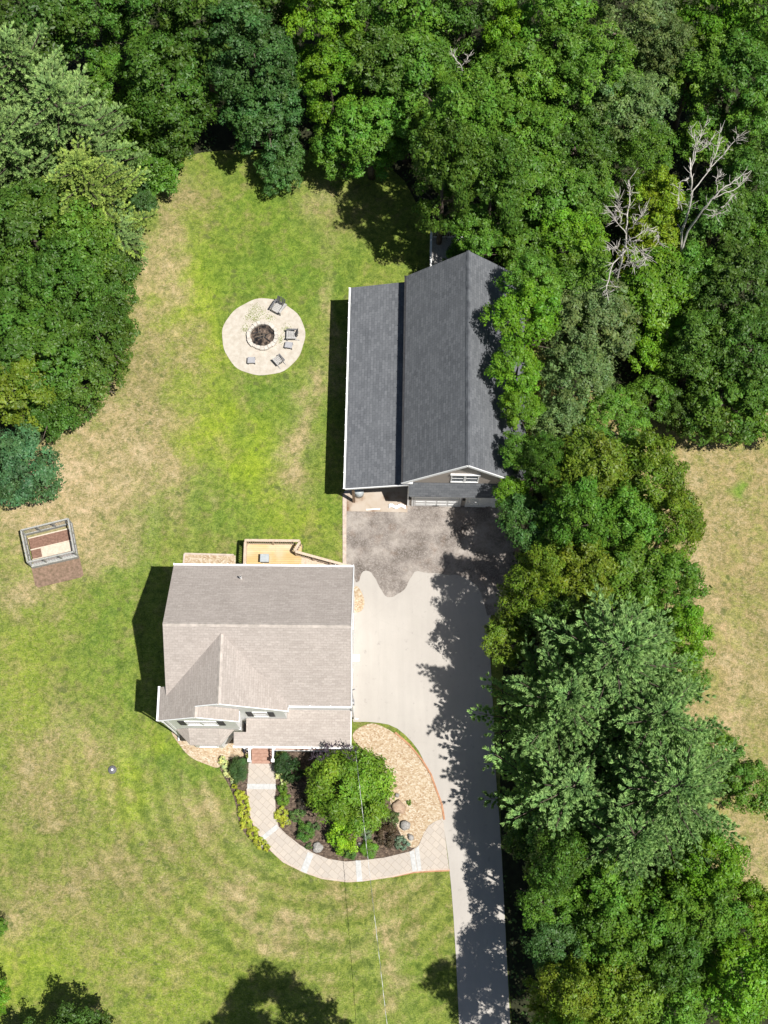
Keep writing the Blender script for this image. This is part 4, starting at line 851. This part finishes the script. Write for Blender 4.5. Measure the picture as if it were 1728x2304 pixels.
# ------------------------------------------------------------------ woods
for row in [
 # top edge of the woods, left to right
 (70, 70, 120, 'mid', 'D', 13, 'dark oak filling the top left corner of the photo'),
 (205, 60, 85, 'mid', 'O', 12, 'dark oak between the top left corner oak and the open gap'),
 (265, 190, 70, 'round', 'M', 8, 'mid green tree wedged against the pale pines at top left'),
 (300, 300, 60, 'round', 'B', 6, 'low bright green tree touching the right side of the pale pines'),
 (330, 40, 90, 'mid', 'O', 13, 'oak at the top edge straight above the oval dark oak'),
 (455, 70, 100, 'mid', 'O', 14, 'oak at the top edge, left of the bluish oak'),
 (375, 210, 105, 'mid', 'O', 12, 'oval dark oak above the left corner of the back lawn'),
 (375, 300, 75, 'round', 'D', 7, 'lower dark oak crown directly over the left corner of the back lawn'),
 (350, 385, 66, 'round', 'M', 3.6, 'low mid green tree on the left corner of the back lawn'),
 (318, 452, 40, 'round', 'K', 3, 'small bluish green sapling beside the pale pine at the lawn edge'),
 (560, 30, 95, 'mid', 'D', 14, 'dark oak at the top edge between two brighter crowns'),
 (570, 145, 105, 'big', 'K', 14, 'tall bluish dark oak standing above the fire pit lawn'),
 (600, 265, 90, 'mid', 'K', 9, 'glossy bluish green oak just above the shaded lawn edge'),
 (640, 372, 58, 'round', 'K', 3.8, 'small glossy tree hanging over the middle of the back lawn edge'),
 (725, 70, 90, 'mid', 'B', 14, 'brightest yellow green maple at the top edge of the photo'),
 (745, 210, 72, 'mid', 'B', 11, 'bright yellow green maple below the brightest one'),
 (760, 330, 68, 'round', 'M', 6, 'mid green tree below the bright maples at the lawn edge'),
 (835, 310, 88, 'mid', 'M', 9, 'leafy tree over the right part of the back lawn edge'),
 (850, 180, 90, 'mid', 'O', 12, 'dark tree right of the bright yellow green maples'),
 (840, 50, 85, 'mid', 'O', 14, 'dark tree at the top edge right of the brightest maple'),
 (930, 60, 95, 'mid', 'M', 14, 'mid green tree at the top edge near the middle'),
 (940, 190, 95, 'mid', 'M', 12, 'mid green tree left of the dark gap in the upper woods'),
 (915, 285, 70, 'round', 'O', 8, 'darker tree behind the upper left side of the barn'),
 (1055, 45, 90, 'mid', 'O', 14, 'olive green tree at the top edge above the dark gap'),
 (1130, 115, 62, 'mid', 'B', 12, 'small bright green tree right of the dark gap'),
 (1240, 60, 100, 'mid', 'M', 14, 'broad green tree at the top edge right of the middle'),
 (1260, 150, 80, 'mid', 'M', 12, 'green tree just below the broad one at the top edge'),
 (1420, 60, 100, 'fine', 'G', 14, 'feathery pale grey green tree at the top edge'),
 (1490, 140, 72, 'fine', 'G', 12, 'feathery pale tree below right of the palest one at the top edge'),
 (1590, 50, 85, 'mid', 'B', 14, 'bright green tree at the top edge near the right corner'),
 (1690, 70, 90, 'mid', 'M', 14, 'tree filling the top right corner of the photo'),
 (1650, 200, 90, 'mid', 'O', 12, 'dark leafy tree on the right above the dead tree'),
 (1560, 175, 70, 'mid', 'M', 11, 'green tree left of the dark one above the dead tree'),
 (1150, 235, 105, 'big', 'M', 13, 'broad rounded oak high above the barn ridge'),
 (1330, 200, 100, 'fine', 'M', 13, 'fine leaved tree in the middle of the upper right woods'),
 (1400, 270, 100, 'fine', 'G', 12, 'pale fine leaved tree left of the tall dead tree'),
 (1035, 320, 95, 'mid', 'M', 12, 'oak up and left of the barn ridge end'),
 (1190, 340, 100, 'fine', 'M', 12, 'dense oak straight above the barn roof peak'),
 (1300, 350, 88, 'fine', 'O', 11, 'dark fine leaved tree above the bleached snag'),
 (1440, 370, 75, 'fine', 'M', 10, 'green tree between the two dead trees'),
 (1000, 415, 85, 'mid', 'O', 12, 'dark oak crown whose shade falls on the lawn left of the barn'),
 (1110, 440, 88, 'mid', 'O', 10, 'oak crown behind the far end of the barn'),
 (1220, 455, 90, 'mid', 'M', 10, 'oak right of the barn roof peak'),
 (1310, 450, 75, 'fine', 'M', 9, 'small crown left of the bleached snag'),
 (1070, 520, 58, 'round', 'M', 5.5, 'low tree pressed against the far gable of the barn'),
 (1035, 572, 34, 'round', 'M', 4.2, 'small green tree between the white landing rail and the barn peak'),
 (1180, 560, 78, 'round', 'M', 8.5, 'tree touching the upper right corner of the barn roof'),
 (1280, 560, 80, 'mid', 'B', 9, 'bright tree just left of the hanging bare branch'),
 (1465, 470, 70, 'mid', 'Y', 9, 'yellow green tree directly right of the bleached snag'),
 (1470, 570, 75, 'mid', 'Y', 8, 'yellow green tree below right of the bleached snag'),
 (1590, 320, 62, 'round', 'M', 8, 'low green tree behind the tall dead tree'),
 (1700, 290, 75, 'mid', 'M', 10, 'green tree at the right edge beside the tall dead tree'),
 (1680, 420, 75, 'mid', 'O', 10, 'tree at the right edge level with the bleached snag'),
 (1610, 520, 85, 'mid', 'O', 10, 'rounded oak below the tall dead tree'),
 (1710, 540, 75, 'mid', 'M', 9, 'oak at the right edge below the dead trees'),
 # beside the barn
 (1185, 715, 78, 'round', 'B', 8.5, 'bright broad leaved tree overhanging the upper right slope of the barn roof'),
 (1160, 830, 62, 'round', 'B', 7.5, 'bright tree overhanging the middle of the right barn slope'),
 (1170, 915, 52, 'round', 'B', 6.5, 'small bright tree overhanging the lower right barn slope'),
 (1200, 640, 66, 'round', 'M', 8, 'darker tree at the right barn eave near the far end'),
 (1300, 640, 80, 'mid', 'M', 9, 'tree right of the barn just under the hanging bare branch'),
 (1330, 750, 105, 'fine', 'G', 11, 'largest pale grey green tree right of the barn'),
 (1300, 860, 90, 'fine', 'G', 9.5, 'pale grey green tree below the largest pale one'),
 (1460, 670, 95, 'mid', 'B', 9.5, 'bright green maple right of the pale grey green tree'),
 (1490, 780, 66, 'round', 'B', 7, 'bright green tree below the big bright maple on the right'),
 (1470, 890, 62, 'round', 'M', 5, 'low tree above the tip of the dry meadow'),
 (1560, 640, 75, 'mid', 'M', 9, 'mid green tree between the bright maple and the dark oaks'),
 (1660, 660, 100, 'big', 'D', 11, 'upper dark oak of the group on the right edge'),
 (1570, 790, 80, 'mid', 'O', 9, 'dark oak on the left of the right edge group'),
 (1680, 800, 95, 'big', 'O', 10, 'middle dark oak of the group on the right edge'),
 (1620, 905, 100, 'round', 'O', 7, 'dark rounded oak overhanging the top of the dry meadow'),
 (1715, 940, 75, 'round', 'M', 6, 'oak on the right edge overhanging the dry meadow'),
 (1535, 930, 55, 'round', 'D', 5, 'dark small oak above the shaded tip of the meadow'),
 # strip between driveway and meadow
 (1260, 975, 80, 'fine', 'G', 9, 'pale olive tree beside the lower right corner of the barn'),
 (1370, 965, 80, 'fine', 'M', 8.5, 'green fine leaved tree left of the meadow tip'),
 (1210, 1060, 60, 'fine', 'O', 7, 'dark small tree at the right end of the garage front'),
 (1330, 1075, 95, 'mid', 'L', 9, 'olive green tree right of the garage doors'),
 (1450, 1085, 85, 'mid', 'L', 8.5, 'yellowish olive tree on the meadow side below its tip'),
 (1168, 1015, 46, 'round', 'M', 9.5, 'green tree leaning over the near right corner of the barn roof'),
 (1150, 1110, 42, 'round', 'B', 5.5, 'small bright bluish tree hanging over the garage front corner'),
 (1185, 1180, 68, 'round', 'K', 6.5, 'bluish green tree above the dark shade on the parking area'),
 (1290, 1180, 80, 'mid', 'M', 8, 'green tree in the strip level with the dark apron'),
 (1400, 1185, 80, 'mid', 'M', 8, 'dense green tree in the middle of the strip beside the meadow'),
 (1500, 1195, 76, 'mid', 'L', 8, 'olive tree reaching out over the meadow edge'),
 (1300, 1300, 88, 'mid', 'L', 8.5, 'largest olive tree above the big pine'),
 (1195, 1330, 76, 'mid', 'L', 7.5, 'olive tree leaning toward the driveway bend'),
 (1410, 1310, 85, 'mid', 'M', 8, 'green tree right of the largest olive tree'),
 (1500, 1330, 75, 'mid', 'M', 7.5, 'green tree on the meadow edge above the big pine'),
 (1140, 1440, 60, 'round', 'L', 6.5, 'small olive tree at the left foot of the upper big pine'),
 (1240, 1420, 75, 'mid', 'D', 7, 'dark tree half hidden above left of the big pine'),
 (1525, 1435, 66, 'mid', 'B', 7.5, 'bright tree right of the top of the big pine'),
 (1540, 1530, 55, 'round', 'M', 5, 'small green tree on the meadow side of the big pine'),
 (1610, 1700, 60, 'round', 'M', 4, 'low green tree between the pines and the meadow'),
 (1690, 1770, 66, 'round', 'M', 5, 'green tree at the right edge beside the lower pine'),
 (1210, 1600, 60, 'round', 'D', 4.5, 'dark low tree under the pines beside the driveway'),
 (1180, 1880, 55, 'round', 'D', 4.5, 'dark low tree below the outstretched pine boughs'),
 (1245, 1935, 72, 'mid', 'O', 7.5, 'dark leafy tree below the left boughs of the lower pine'),
 (1230, 2030, 66, 'round', 'M', 7, 'leafy tree right of the narrow lower driveway'),
 (1360, 1990, 85, 'mid', 'M', 8, 'green tree directly below the lower pine'),
 (1250, 2120, 74, 'round', 'K', 6.5, 'bluish dark tree beside the lower driveway'),
 (1370, 2090, 90, 'mid', 'M', 8, 'broad green tree in the lower right woods'),
 (1480, 2060, 80, 'mid', 'M', 8, 'green tree right of the broad one in the lower woods'),
 (1580, 1950, 88, 'mid', 'B', 8, 'bright green tree under the right side of the lower pine'),
 (1590, 2060, 85, 'mid', 'M', 8, 'green tree below the bright one at lower right'),
 (1690, 2070, 75, 'mid', 'B', 7, 'bright tree on the right edge below the meadow corner'),
 (1500, 2160, 80, 'mid', 'O', 7.5, 'dark tree left of the bright corner tree'),
 (1260, 2240, 80, 'mid', 'L', 7, 'olive tree at the bottom edge next to the driveway'),
 (1390, 2240, 95, 'mid', 'L', 7.5, 'widest olive tree at the bottom edge'),
 (1385, 2180, 44, 'round', 'Y', 7.6, 'small bright yellow tree top above the widest olive tree'),
 (1510, 2270, 80, 'mid', 'M', 7, 'green tree at the bottom edge left of the corner'),
 (1660, 2210, 100, 'mid', 'B', 8, 'bright green tree filling the bottom right corner'),
 (1570, 2180, 60, 'round', 'M', 6, 'green tree just left of the bottom right corner tree'),
 # left side
 (75, 530, 105, 'mid', 'O', 11, 'dark oak directly below the pale pines at the left edge'),
 (190, 560, 85, 'mid', 'M', 10, 'oak touching the pale pines on its upper side'),
 (40, 650, 100, 'mid', 'O', 10, 'oak at the left edge level with the fire pit top'),
 (150, 660, 95, 'big', 'O', 11, 'large glossy oak in the middle of the left group'),
 (245, 640, 68, 'mid', 'O', 7, 'oak at the right side of the left group, level with the fire pit'),
 (215, 760, 90, 'round', 'O', 7.5, 'lowest right oak of the left group, above its own shade'),
 (90, 790, 105, 'mid', 'O', 10, 'oak left of the lowest right one in the left group'),
 (180, 860, 80, 'round', 'O', 6, 'oak crown at the bottom of the left group over the dry grass'),
 (40, 880, 85, 'mid', 'L', 8.5, 'olive oak just above the blue green tree at the left edge'),
 (115, 925, 68, 'round', 'O', 5, 'small oak touching the blue green tree'),
 (50, 1050, 88, 'round', (.075, .16, .06), 5.5, 'rounded blue green tree at the left edge above the garden bed'),
 (-20, 2245, 48, 'round', 'B', 5, 'bright leaved tree peeking in at the bottom left edge'),
 (-8, 2086, 24, 'round', 'M', 4, 'small leaf tip at the left edge above the corner'),
]:
    tree(*row)
tree(190, 2345, 80, 'mid', 'D', 7, 'dark tree top rising over the bottom edge at lower left')
tree(60, 2380, 66, 'mid', 'D', 6, 'dark tree half cut off by the bottom left corner')
# trees just south of the frame whose shade falls on the lower lawn
tree(790, 2450, 120, 'big', 'M', 18, 'tree beyond the bottom edge that shades the lower lawn')
tree(640, 2460, 70, 'mid', 'M', 13, 'smaller tree beyond the bottom edge that shades the lower lawn')
tree(1250, 2355, 80, 'mid', 'M', 16, 'tree cut by the bottom edge just right of the driveway')
# pines
pine(60, 215, 1, 15, 'P', 'upper pale pine at the left edge of the photo', 1.0)
pine(150, 300, 0, 14, 'P', 'broad pale pine in the middle of the upper left group')
pine(200, 440, 1, 11, (.25, .36, .085), 'lightest yellowish pine beside the back lawn', .86)
pine(30, 370, 1, 13, 'P', 'pale pine at the left edge above the dark oaks', .9)
pine(265, 535, 2, 6, 'P', 'low pine bough end overhanging the dry strip of lawn', .62)
pine(1365, 1500, 0, 17, 'Q', 'upper large pine beside the driveway with a visible star shaped top', 1.12)
pine(1255, 1600, 1, 15, 'Q', 'pine with layered boughs reaching left over the driveway shade', 1.0)
pine(1450, 1640, 1, 16, 'Q', 'dense pine between the two largest ones')
pine(1480, 1790, 0, 17, 'Q', 'lower large pine nearest the meadow', 1.05)
pine(1270, 1785, 1, 12.5, 'Q', 'lower left pine whose long boughs point at the paved walk', 1.05)
pine(1400, 1890, 2, 15, 'Q', 'small pine below the two lower ones', 1.0)
# undergrowth on the forest floors
def in_poly(x, y, pg):
    c = np.zeros(len(x), bool); j = len(pg) - 1
    for i in range(len(pg)):
        xi, yi = pg[i]; xj, yj = pg[j]
        c ^= ((yi > y) != (yj > y)) & (x < (xj - xi) * (y - yi) / (yj - yi + 1e-12) + xi); j = i
    return c
n_ = 90000; ux = RNG.uniform(-34, 34, n_); uy = RNG.uniform(-8, 72, n_)
ins = in_poly(ux, uy, [(G(x, y).x, G(x, y).y) for x, y in FOREST1]) | in_poly(ux, uy, [(G(x, y).x, G(x, y).y) for x, y in FOREST2_AND_SHADE])
cl = vnoise(ux, uy, .9, 5); ins &= cl > .35; ux, uy, cl = ux[ins], uy[ins], cl[ins]; n_ = len(ux)
nn = rdir(n_) * .6 + np.array([0, 0, .9]); nn /= np.linalg.norm(nn, axis=1)[:, None]; tt = RNG.uniform(.5, 1.4, (n_, 1)) * np.array([[1, 1, 1]])
um = leaf_mesh('undergrowth', np.stack([ux, uy, RNG.uniform(.02, 1, n_) * (cl - .2) * 1.6], 1), nn, RNG.uniform(.14, .3, n_), tt, MT['leaf'])
tag(link('undergrowth', um, None, (.05, .095, .02)), kind='stuff')

# dead trees
def snag(name, label, base_px, limbs, seed, twig=14, tw=1.0):
    rr = random.Random(seed); b = G(*base_px); e = empty(name, (b.x, b.y, 0), 0, label, 'dead tree', 'bare dead trees'); o3 = Vector((b.x, b.y, 0)); mains = []
    for li, (pts, r0, r1) in enumerate(limbs):
        p = [G(*q) - o3 + Vector((rr.uniform(-.08, .08), rr.uniform(-.08, .08), 0)) for q in pts]
        q = []
        for i in range(len(p) - 1):
            for k in range(4):
                c = p[i].lerp(p[i + 1], k / 4); q.append(c + Vector((rr.uniform(-.06, .06), rr.uniform(-.06, .06), rr.uniform(-.05, .05))) * (k > 0))
        q.append(p[-1]); n = len(q); o = MB(); o.tube(q, [(.48 * (r0 + (r1 - r0) * i / (n - 1))) + .004 for i in range(n)], 7)
        for _ in range(int(twig * 2.2)):
            i = rr.randrange(n // 3, n - 1); c = q[i]; d = (q[i + 1] - q[i]).normalized(); s = Vector((rr.uniform(-1, 1), rr.uniform(-1, 1), rr.uniform(-.2, .8))); v = (d * .5 + s * .8).normalized(); L = rr.uniform(.25, 1.0) * tw
            m1 = c + v * L * .5; m2 = c + v * L + Vector((rr.uniform(-.2, .2), rr.uniform(-.2, .2), .05)) * L
            o.tube([c, m1, m2], [.017, .012, .006], 5)
            if rr.random() < .6: o.tube([m1, m1 + (v + Vector((rr.uniform(-.8, .8), rr.uniform(-.8, .8), .1))) * L * .4], [.015, .006], 4)
        o.build('trunk' if li == 0 else 'branch', 'deadwood', e, True)
snag('dead_tree', 'bleached tangled snag with a long bare branch hanging left toward the barn', (1380, 760, 0), [
    ([(1380, 760, 0), (1390, 620, 8), (1405, 560, 11)], .16, .12), ([(1405, 560, 11), (1410, 500, 12.5), (1414, 440, 13.3), (1415, 405, 13.8)], .11, .02),
    ([(1405, 560, 11), (1378, 590, 11.6), (1368, 640, 12), (1366, 678, 12)], .08, .03), ([(1408, 530, 12), (1385, 500, 13), (1368, 476, 13.4)], .06, .015),
    ([(1400, 500, 12.5), (1392, 470, 13), (1390, 440, 13.4)], .05, .012), ([(1408, 550, 12), (1440, 530, 12.8), (1455, 515, 13), (1475, 520, 13), (1486, 550, 13)], .05, .012),
    ([(1410, 560, 12), (1440, 570, 12.5), (1460, 590, 12.6)], .05, .012), ([(1400, 570, 12), (1385, 552, 12.6), (1370, 560, 12.6)], .05, .012),
    ([(1410, 520, 12), (1430, 500, 13), (1450, 470, 13.4)], .05, .012), ([(1405, 545, 12), (1420, 590, 12.2), (1440, 600, 12.4)], .05, .012), ([(1400, 540, 12.2), (1425, 545, 12.8), (1430, 575, 12.9)], .05, .012)], 4, 12, .8)
snag('dead_tree', 'tall bare grey dead tree with forked limbs at the upper right', (1530, 800, 0), [
    ([(1530, 740, 0), (1533, 620, 4.5), (1536, 520, 8.5), (1552, 445, 11.5), (1556, 400, 13.2), (1552, 355, 13.8)], .17, .07),
    ([(1552, 440, 12.5), (1590, 390, 13.2), (1612, 340, 13.8), (1625, 285, 14.2)], .07, .015), ([(1592, 385, 13.2), (1640, 335, 13.8), (1672, 300, 14.2)], .05, .012),
    ([(1552, 400, 13), (1562, 340, 13.8), (1580, 300, 14.2), (1596, 266, 14.6)], .06, .012), ([(1552, 398, 13), (1532, 410, 13), (1528, 440, 13), (1528, 470, 13)], .05, .02),
    ([(1556, 370, 13.4), (1565, 320, 14), (1550, 288, 14.3)], .04, .01), ([(1560, 350, 13.6), (1595, 330, 14), (1600, 320, 14)], .03, .008)], 8, 9, .7)
snag('dead_tree', 'leaning bare trunk with long thin branches right of the forked dead tree', (1500, 800, 0), [
    ([(1500, 760, 0), (1520, 620, 5), (1550, 520, 9), (1585, 470, 11.8), (1618, 430, 13), (1650, 408, 13.4), (1692, 383, 13.8)], .19, .02),
    ([(1588, 468, 12.6), (1618, 478, 12.8), (1606, 486, 12.8)], .04, .012), ([(1618, 430, 13), (1612, 405, 13.4), (1622, 390, 13.6)], .04, .01), ([(1622, 428, 13), (1650, 440, 13.2), (1625, 470, 13.2)], .035, .01),
    ([(1600, 450, 12.8), (1660, 420, 13.2), (1680, 400, 13.4)], .05, .012)], 12, 8, .7)
# small bare limbs in the dark gap
snag('dead_tree', 'small broken pale snag in the dark gap of the upper woods', (1030, 330, 0), [([(1030, 330, 0), (1035, 180, 8), (1038, 150, 9.5), (1022, 125, 10.5)], .12, .05), ([(1038, 145, 9.6), (1060, 122, 10)], .04, .012), ([(1030, 135, 10), (1015, 115, 10.4)], .03, .01)], 3, 6, .5)

# ------------------------------------------------------------------ front garden
def shrub(px, py, r, h, col, label, proto='shrub', cat='shrub', name='shrub', group='plants of the front garden bed', flat=None):
    tcount[0] += 1; rr = random.Random(tcount[0]); pr_ = {'shrub': (1.0, .75), 'cone': (.9, 1.3), 'round': (2.2, 2.2)}[proto]; zc_ = h * .45
    p = G(px, py, zc_); R = r * mpp(px, py, zc_); me = PROTO[proto][tcount[0] % len(PROTO[proto])]
    o = link(name, me, None, col); o.location = (p.x, p.y, zc_); s = R / pr_[0]; o.scale = (s, s, h * .55 / pr_[1]); o.rotation_euler.z = rr.uniform(0, 6.28)
    return tag(o, label, cat, group)
def g5(x, y): return (480 + x / 2.86, 1650 + y / 2.86)
DK = (.065, .13, .035); LG = (.13, .24, .03); YL = (.36, .40, .04); HO = (.58, .62, .30)
shrub(*g5(163, 215), 21, 1.7, DK, 'dark green upright evergreen left of the porch steps', 'cone'); shrub(*g5(163, 260), 19, 1.2, DK, 'lower half of the dark evergreen left of the porch steps', 'cone')
for x, y, r, lb in ((70, 200, 12, 'uppermost pale leaved hosta left of the dark evergreen'), (95, 245, 12, 'pale leaved hosta beside the middle of the left dark evergreen'), (130, 290, 11, 'lowest pale leaved hosta below the left dark evergreen'), (60, 165, 8, 'smallest pale hosta at the chips edge left of the porch')):
    shrub(*g5(x, y), r, .5, HO, lb, cat='hosta', name='hosta', group='pale hostas along the beds')
shrub(*g5(450, 200), 24, 1.6, (.035, .08, .02), 'evergreen right of the porch steps, shade painted into its green', 'cone'); shrub(*g5(520, 240), 26, 1.3, (.035, .08, .02), 'shrub between the porch and the crabapple, shade painted into its green')  # match for the left evergreen; shade and tree shadow darkened into these greens
for x, y, r, lb in ((430, 270, 11, 'pale hosta touching the right edge of the upper walk'), (455, 305, 10, 'pale hosta just below the first one right of the upper walk'), (950, 135, 10, 'pale hosta nearest the house on the chips side of the big tree'), (1010, 170, 11, 'second pale hosta down the chips side of the big tree'), (1060, 205, 12, 'middle pale hosta on the chips side of the big tree'), (1110, 250, 11, 'fourth pale hosta down the chips side of the big tree'), (1135, 300, 12, 'larger pale hosta at the right side of the big tree'), (1140, 345, 10, 'lowest pale hosta at the right side of the big tree')):
    shrub(*g5(x, y), r, .5, HO, lb, cat='hosta', name='hosta', group='pale hostas along the beds')
shrub(*g5(445, 355), 12, .6, LG, 'small round green shrub on the right edge of the walk'); shrub(*g5(448, 425), 17, .6, (.12, .22, .02), 'yellow green shrub below the small round one by the walk')
for x, y, r, lb in ((440, 520, 17, 'bright yellow mound on the inner edge of the walk'), (460, 565, 13, 'lower part yellow plant by the third walk band'), (165, 390, 12, 'top yellow clump on the outer edge of the walk'), (195, 440, 15, 'second yellow clump down the outer edge of the walk'), (195, 510, 16, 'third yellow clump down the outer edge of the walk'), (215, 580, 15, 'fourth yellow clump down the outer edge of the walk'), (255, 645, 15, 'fifth yellow clump down the outer edge of the walk'), (300, 700, 14, 'sixth yellow clump on the outer edge near the second band'), (345, 735, 9, 'last small yellow clump at the low end of the outer row'), (135, 340, 7, 'tiny yellow clump beside the lowest left hosta')):
    shrub(*g5(x, y), r, .4, YL, lb, cat='ground cover', name='yellow_ground_cover', group='yellow ground cover clumps along the walk')
shrub(*g5(545, 530), 17, .6, (.11, .20, .05), 'ferny light green plant inside the curve of the walk'); shrub(*g5(590, 640), 23, .8, (.075, .17, .025), 'green shrub left of the bright round bush')
shrub(*g5(660, 600), 10, .4, (.10, .17, .06), 'small leafy plant between the two green shrubs'); shrub(*g5(615, 725), 8, .3, (.10, .17, .05), 'tiny plant beside the pale boulder at the walk')
shrub(*g5(838, 655), 40, 1.9, (.20, .36, .02), 'brightest lime green bush at the bottom of the bed'); shrub(*g5(800, 610), 20, 1.2, (.12, .26, .015), 'lime green shoulder bush above left of the brightest bush')
shrub(*g5(1000, 745), 20, .9, (.12, .25, .02), 'round clipped green ball at the inner edge of the walk', 'cone'); shrub(*g5(885, 780), 14, .5, (.08, .17, .03), 'small green plant between the brightest bush and the walk')
shrub(*g5(1110, 655), 27, .9, (.075, .055, .03), 'red brown leaved shrub right of the brightest bush'); shrub(*g5(1150, 560), 18, .5, (.09, .13, .04), 'thin olive shrub above the red brown one')
shrub(*g5(985, 650), 15, .5, (.15, .22, .11), 'grey green plant under the big tree by the boulder'); shrub(*g5(1215, 710), 17, .6, (.16, .24, .16), 'blue green spiky plant at the last step band'); shrub(*g5(1258, 445), 6, .25, LG, 'tiny green weed in the wood chips')
shrub(*g5(575, 455), 16, .5, (.06, .05, .035), 'dark twiggy shrub in the shade left of the big tree')
shrub(552, 1690, 6, .6, (.04, .05, .13), 'blue flowering plant at the left side of the steps'); shrub(616, 1693, 6, .6, (.03, .035, .06), 'dark flowering plant at the right side of the steps')
shrub(715, 1900, 6, .2, (.35, .36, .30), 'tiny white flowering plant at the pale boulder')
# the garden tree: several stems, dense drooping crown
tc = G(780, 1772, 2.3); gt = empty('crabapple_tree', (tc.x, tc.y, 0), 0, 'dense round green tree covering the porch corner and garden bed', 'tree')
ar = [crown_arrays(2.5, 2.0, 260, 62, .17, 77, lobe=(.11, .2), nb=28)]
cm = leaf_mesh('crown', ar[0][0] + np.array([0, 0, 2.4]), ar[0][1], ar[0][3], ar[0][2], MT['leaf'], .5); link('crown', cm, gt, (.150, .265, .022))
ar = crown_arrays(1.5, 1.1, 110, 62, .16, 78, lobe=(.15, .26), nb=14); cm = leaf_mesh('crown', ar[0] + np.array([1.0, -1.1, 1.7]), ar[1], ar[3], ar[2], MT['leaf'], .5); link('crown', cm, gt, (.140, .25, .022))
o = MB(); rr = random.Random(4)
for i in range(7):
    t = i * .9; o.tube([(.1 * math.cos(t), .1 * math.sin(t), 0), (.7 * math.cos(t), .7 * math.sin(t), 1.4), (1.7 * math.cos(t), 1.7 * math.sin(t), 3.0)], [.09, .06, .02], 7)
o.build('trunk', 'bark', gt, True)
o = MB()
for i in range(34):
    x = rr.uniform(-2.0, .5); y = rr.uniform(1.6, 2.5) - .25 * abs(x + .6); z = rr.uniform(2.6, 4.0); c = Vector((x, y, z))
    for k in range(5): o.bar(c, c + Vector((rr.uniform(-.25, .25), rr.uniform(-.1, .35), rr.uniform(-.05, .2))), .02)
    c2 = c + Vector((rr.uniform(-.2, .2), rr.uniform(0, .3), .1)); o.add([c2 + Vector((-.06, 0, 0)), c2 + Vector((0, -.05, .03)), c2 + Vector((.06, 0, 0)), c2 + Vector((0, .06, .02))], [(0, 1, 2, 3)])
MT['purple'] = mat('dark_purple_leaves', (.05, .035, .05), .7); tag(o.build('purple_twigs', 'purple', gt), kind='stuff')
# boulders
def boulder(px, py, r, h, mt, label, seed):
    import bmesh
    bm = bmesh.new(); bmesh.ops.create_icosphere(bm, subdivisions=3, radius=1); rr = random.Random(seed); ph = [rr.uniform(0, 6) for _ in range(6)]
    for v in bm.verts:
        c = v.co; k = 1 + .12 * math.sin(3 * c.x + ph[0]) * math.sin(2.6 * c.y + ph[1]) + .08 * math.sin(6 * c.y + ph[2]) + .05 * math.sin(9 * c.z + ph[3] + 5 * c.x); v.co = c * k
    me = bpy.data.meshes.new('boulder'); bm.to_mesh(me); bm.free(); me.materials.append(MT[mt]); me.shade_smooth()
    p = G(px, py, h * .4); R = .82 * r * mpp(px, py, 0); o = link('boulder', me, None); o.location = (p.x, p.y, h * .3); o.scale = (R * rr.uniform(.85, 1.1), R * rr.uniform(.85, 1.1), h * .6); o.rotation_euler.z = ph[4]
    tag(o, label, 'boulder', 'boulders in the front garden bed')
boulder(*g5(1235, 592), 13, .5, 'stone', 'grey boulder at the edge of the wood chips, right of the red brown shrub', 1)
boulder(*g5(1195, 475), 19, .45, 'stone_tan', 'largest tan boulder between the big tree and the chips', 2)
boulder(*g5(1270, 668), 9, .35, 'stone', 'small grey boulder just above the last step band', 3)
boulder(*g5(672, 735), 14, .35, 'stone', 'pale pinkish boulder on the inner edge of the walk', 4)
boulder(*g5(1183, 398), 7, .3, 'stone', 'small pale rock above the largest tan boulder', 5)
boulder(*g5(1172, 345), 7, .3, 'stone_tan', 'small tan rock beside the lowest right hosta', 9)
boulder(*g5(475, 572), 8, .25, 'stone', 'small pale rock among the yellow plants by the third band', 6)
boulder(*g5(945, 715), 8, .3, 'stone', 'small grey rock left of the clipped green ball', 7)
boulder(*g5(318, 722), 5, .15, 'stone', 'tiny white rock in the yellow row outside the walk', 8)
# weeds in the gravel circle
n_ = 900; k_ = RNG.integers(0, 9, n_); wc = [(568, 700), (578, 692), (587, 706), (560, 714), (608, 716), (552, 740), (644, 741), (629, 764), (575, 718)]
wp = np.array([[G(*wc[k])[0], G(*wc[k])[1]] for k in k_]) + RNG.normal(0, 1, (n_, 2)) * np.array([.17, .17]); ok = np.hypot(wp[:, 0] - fp.x, wp[:, 1] - fp.y) > 1.08; wp = wp[ok]; n_ = len(wp)
nn = rdir(n_) * .5 + np.array([0, 0, 1]); nn /= np.linalg.norm(nn, axis=1)[:, None]
tag(link('weeds', leaf_mesh('weeds', np.stack([wp[:, 0], wp[:, 1], RNG.uniform(.035, .07, n_)], 1), nn, RNG.uniform(.03, .075, n_), RNG.uniform(.7, 1.4, (n_, 1)) * np.ones((1, 3)), MT['leaf']), None, (.20, .25, .06)), kind='stuff')
# patches of longer grass blades catching light on the lawn
print('faces', sum(len(o.data.polygons) for o in bpy.data.objects if o.type == 'MESH'))
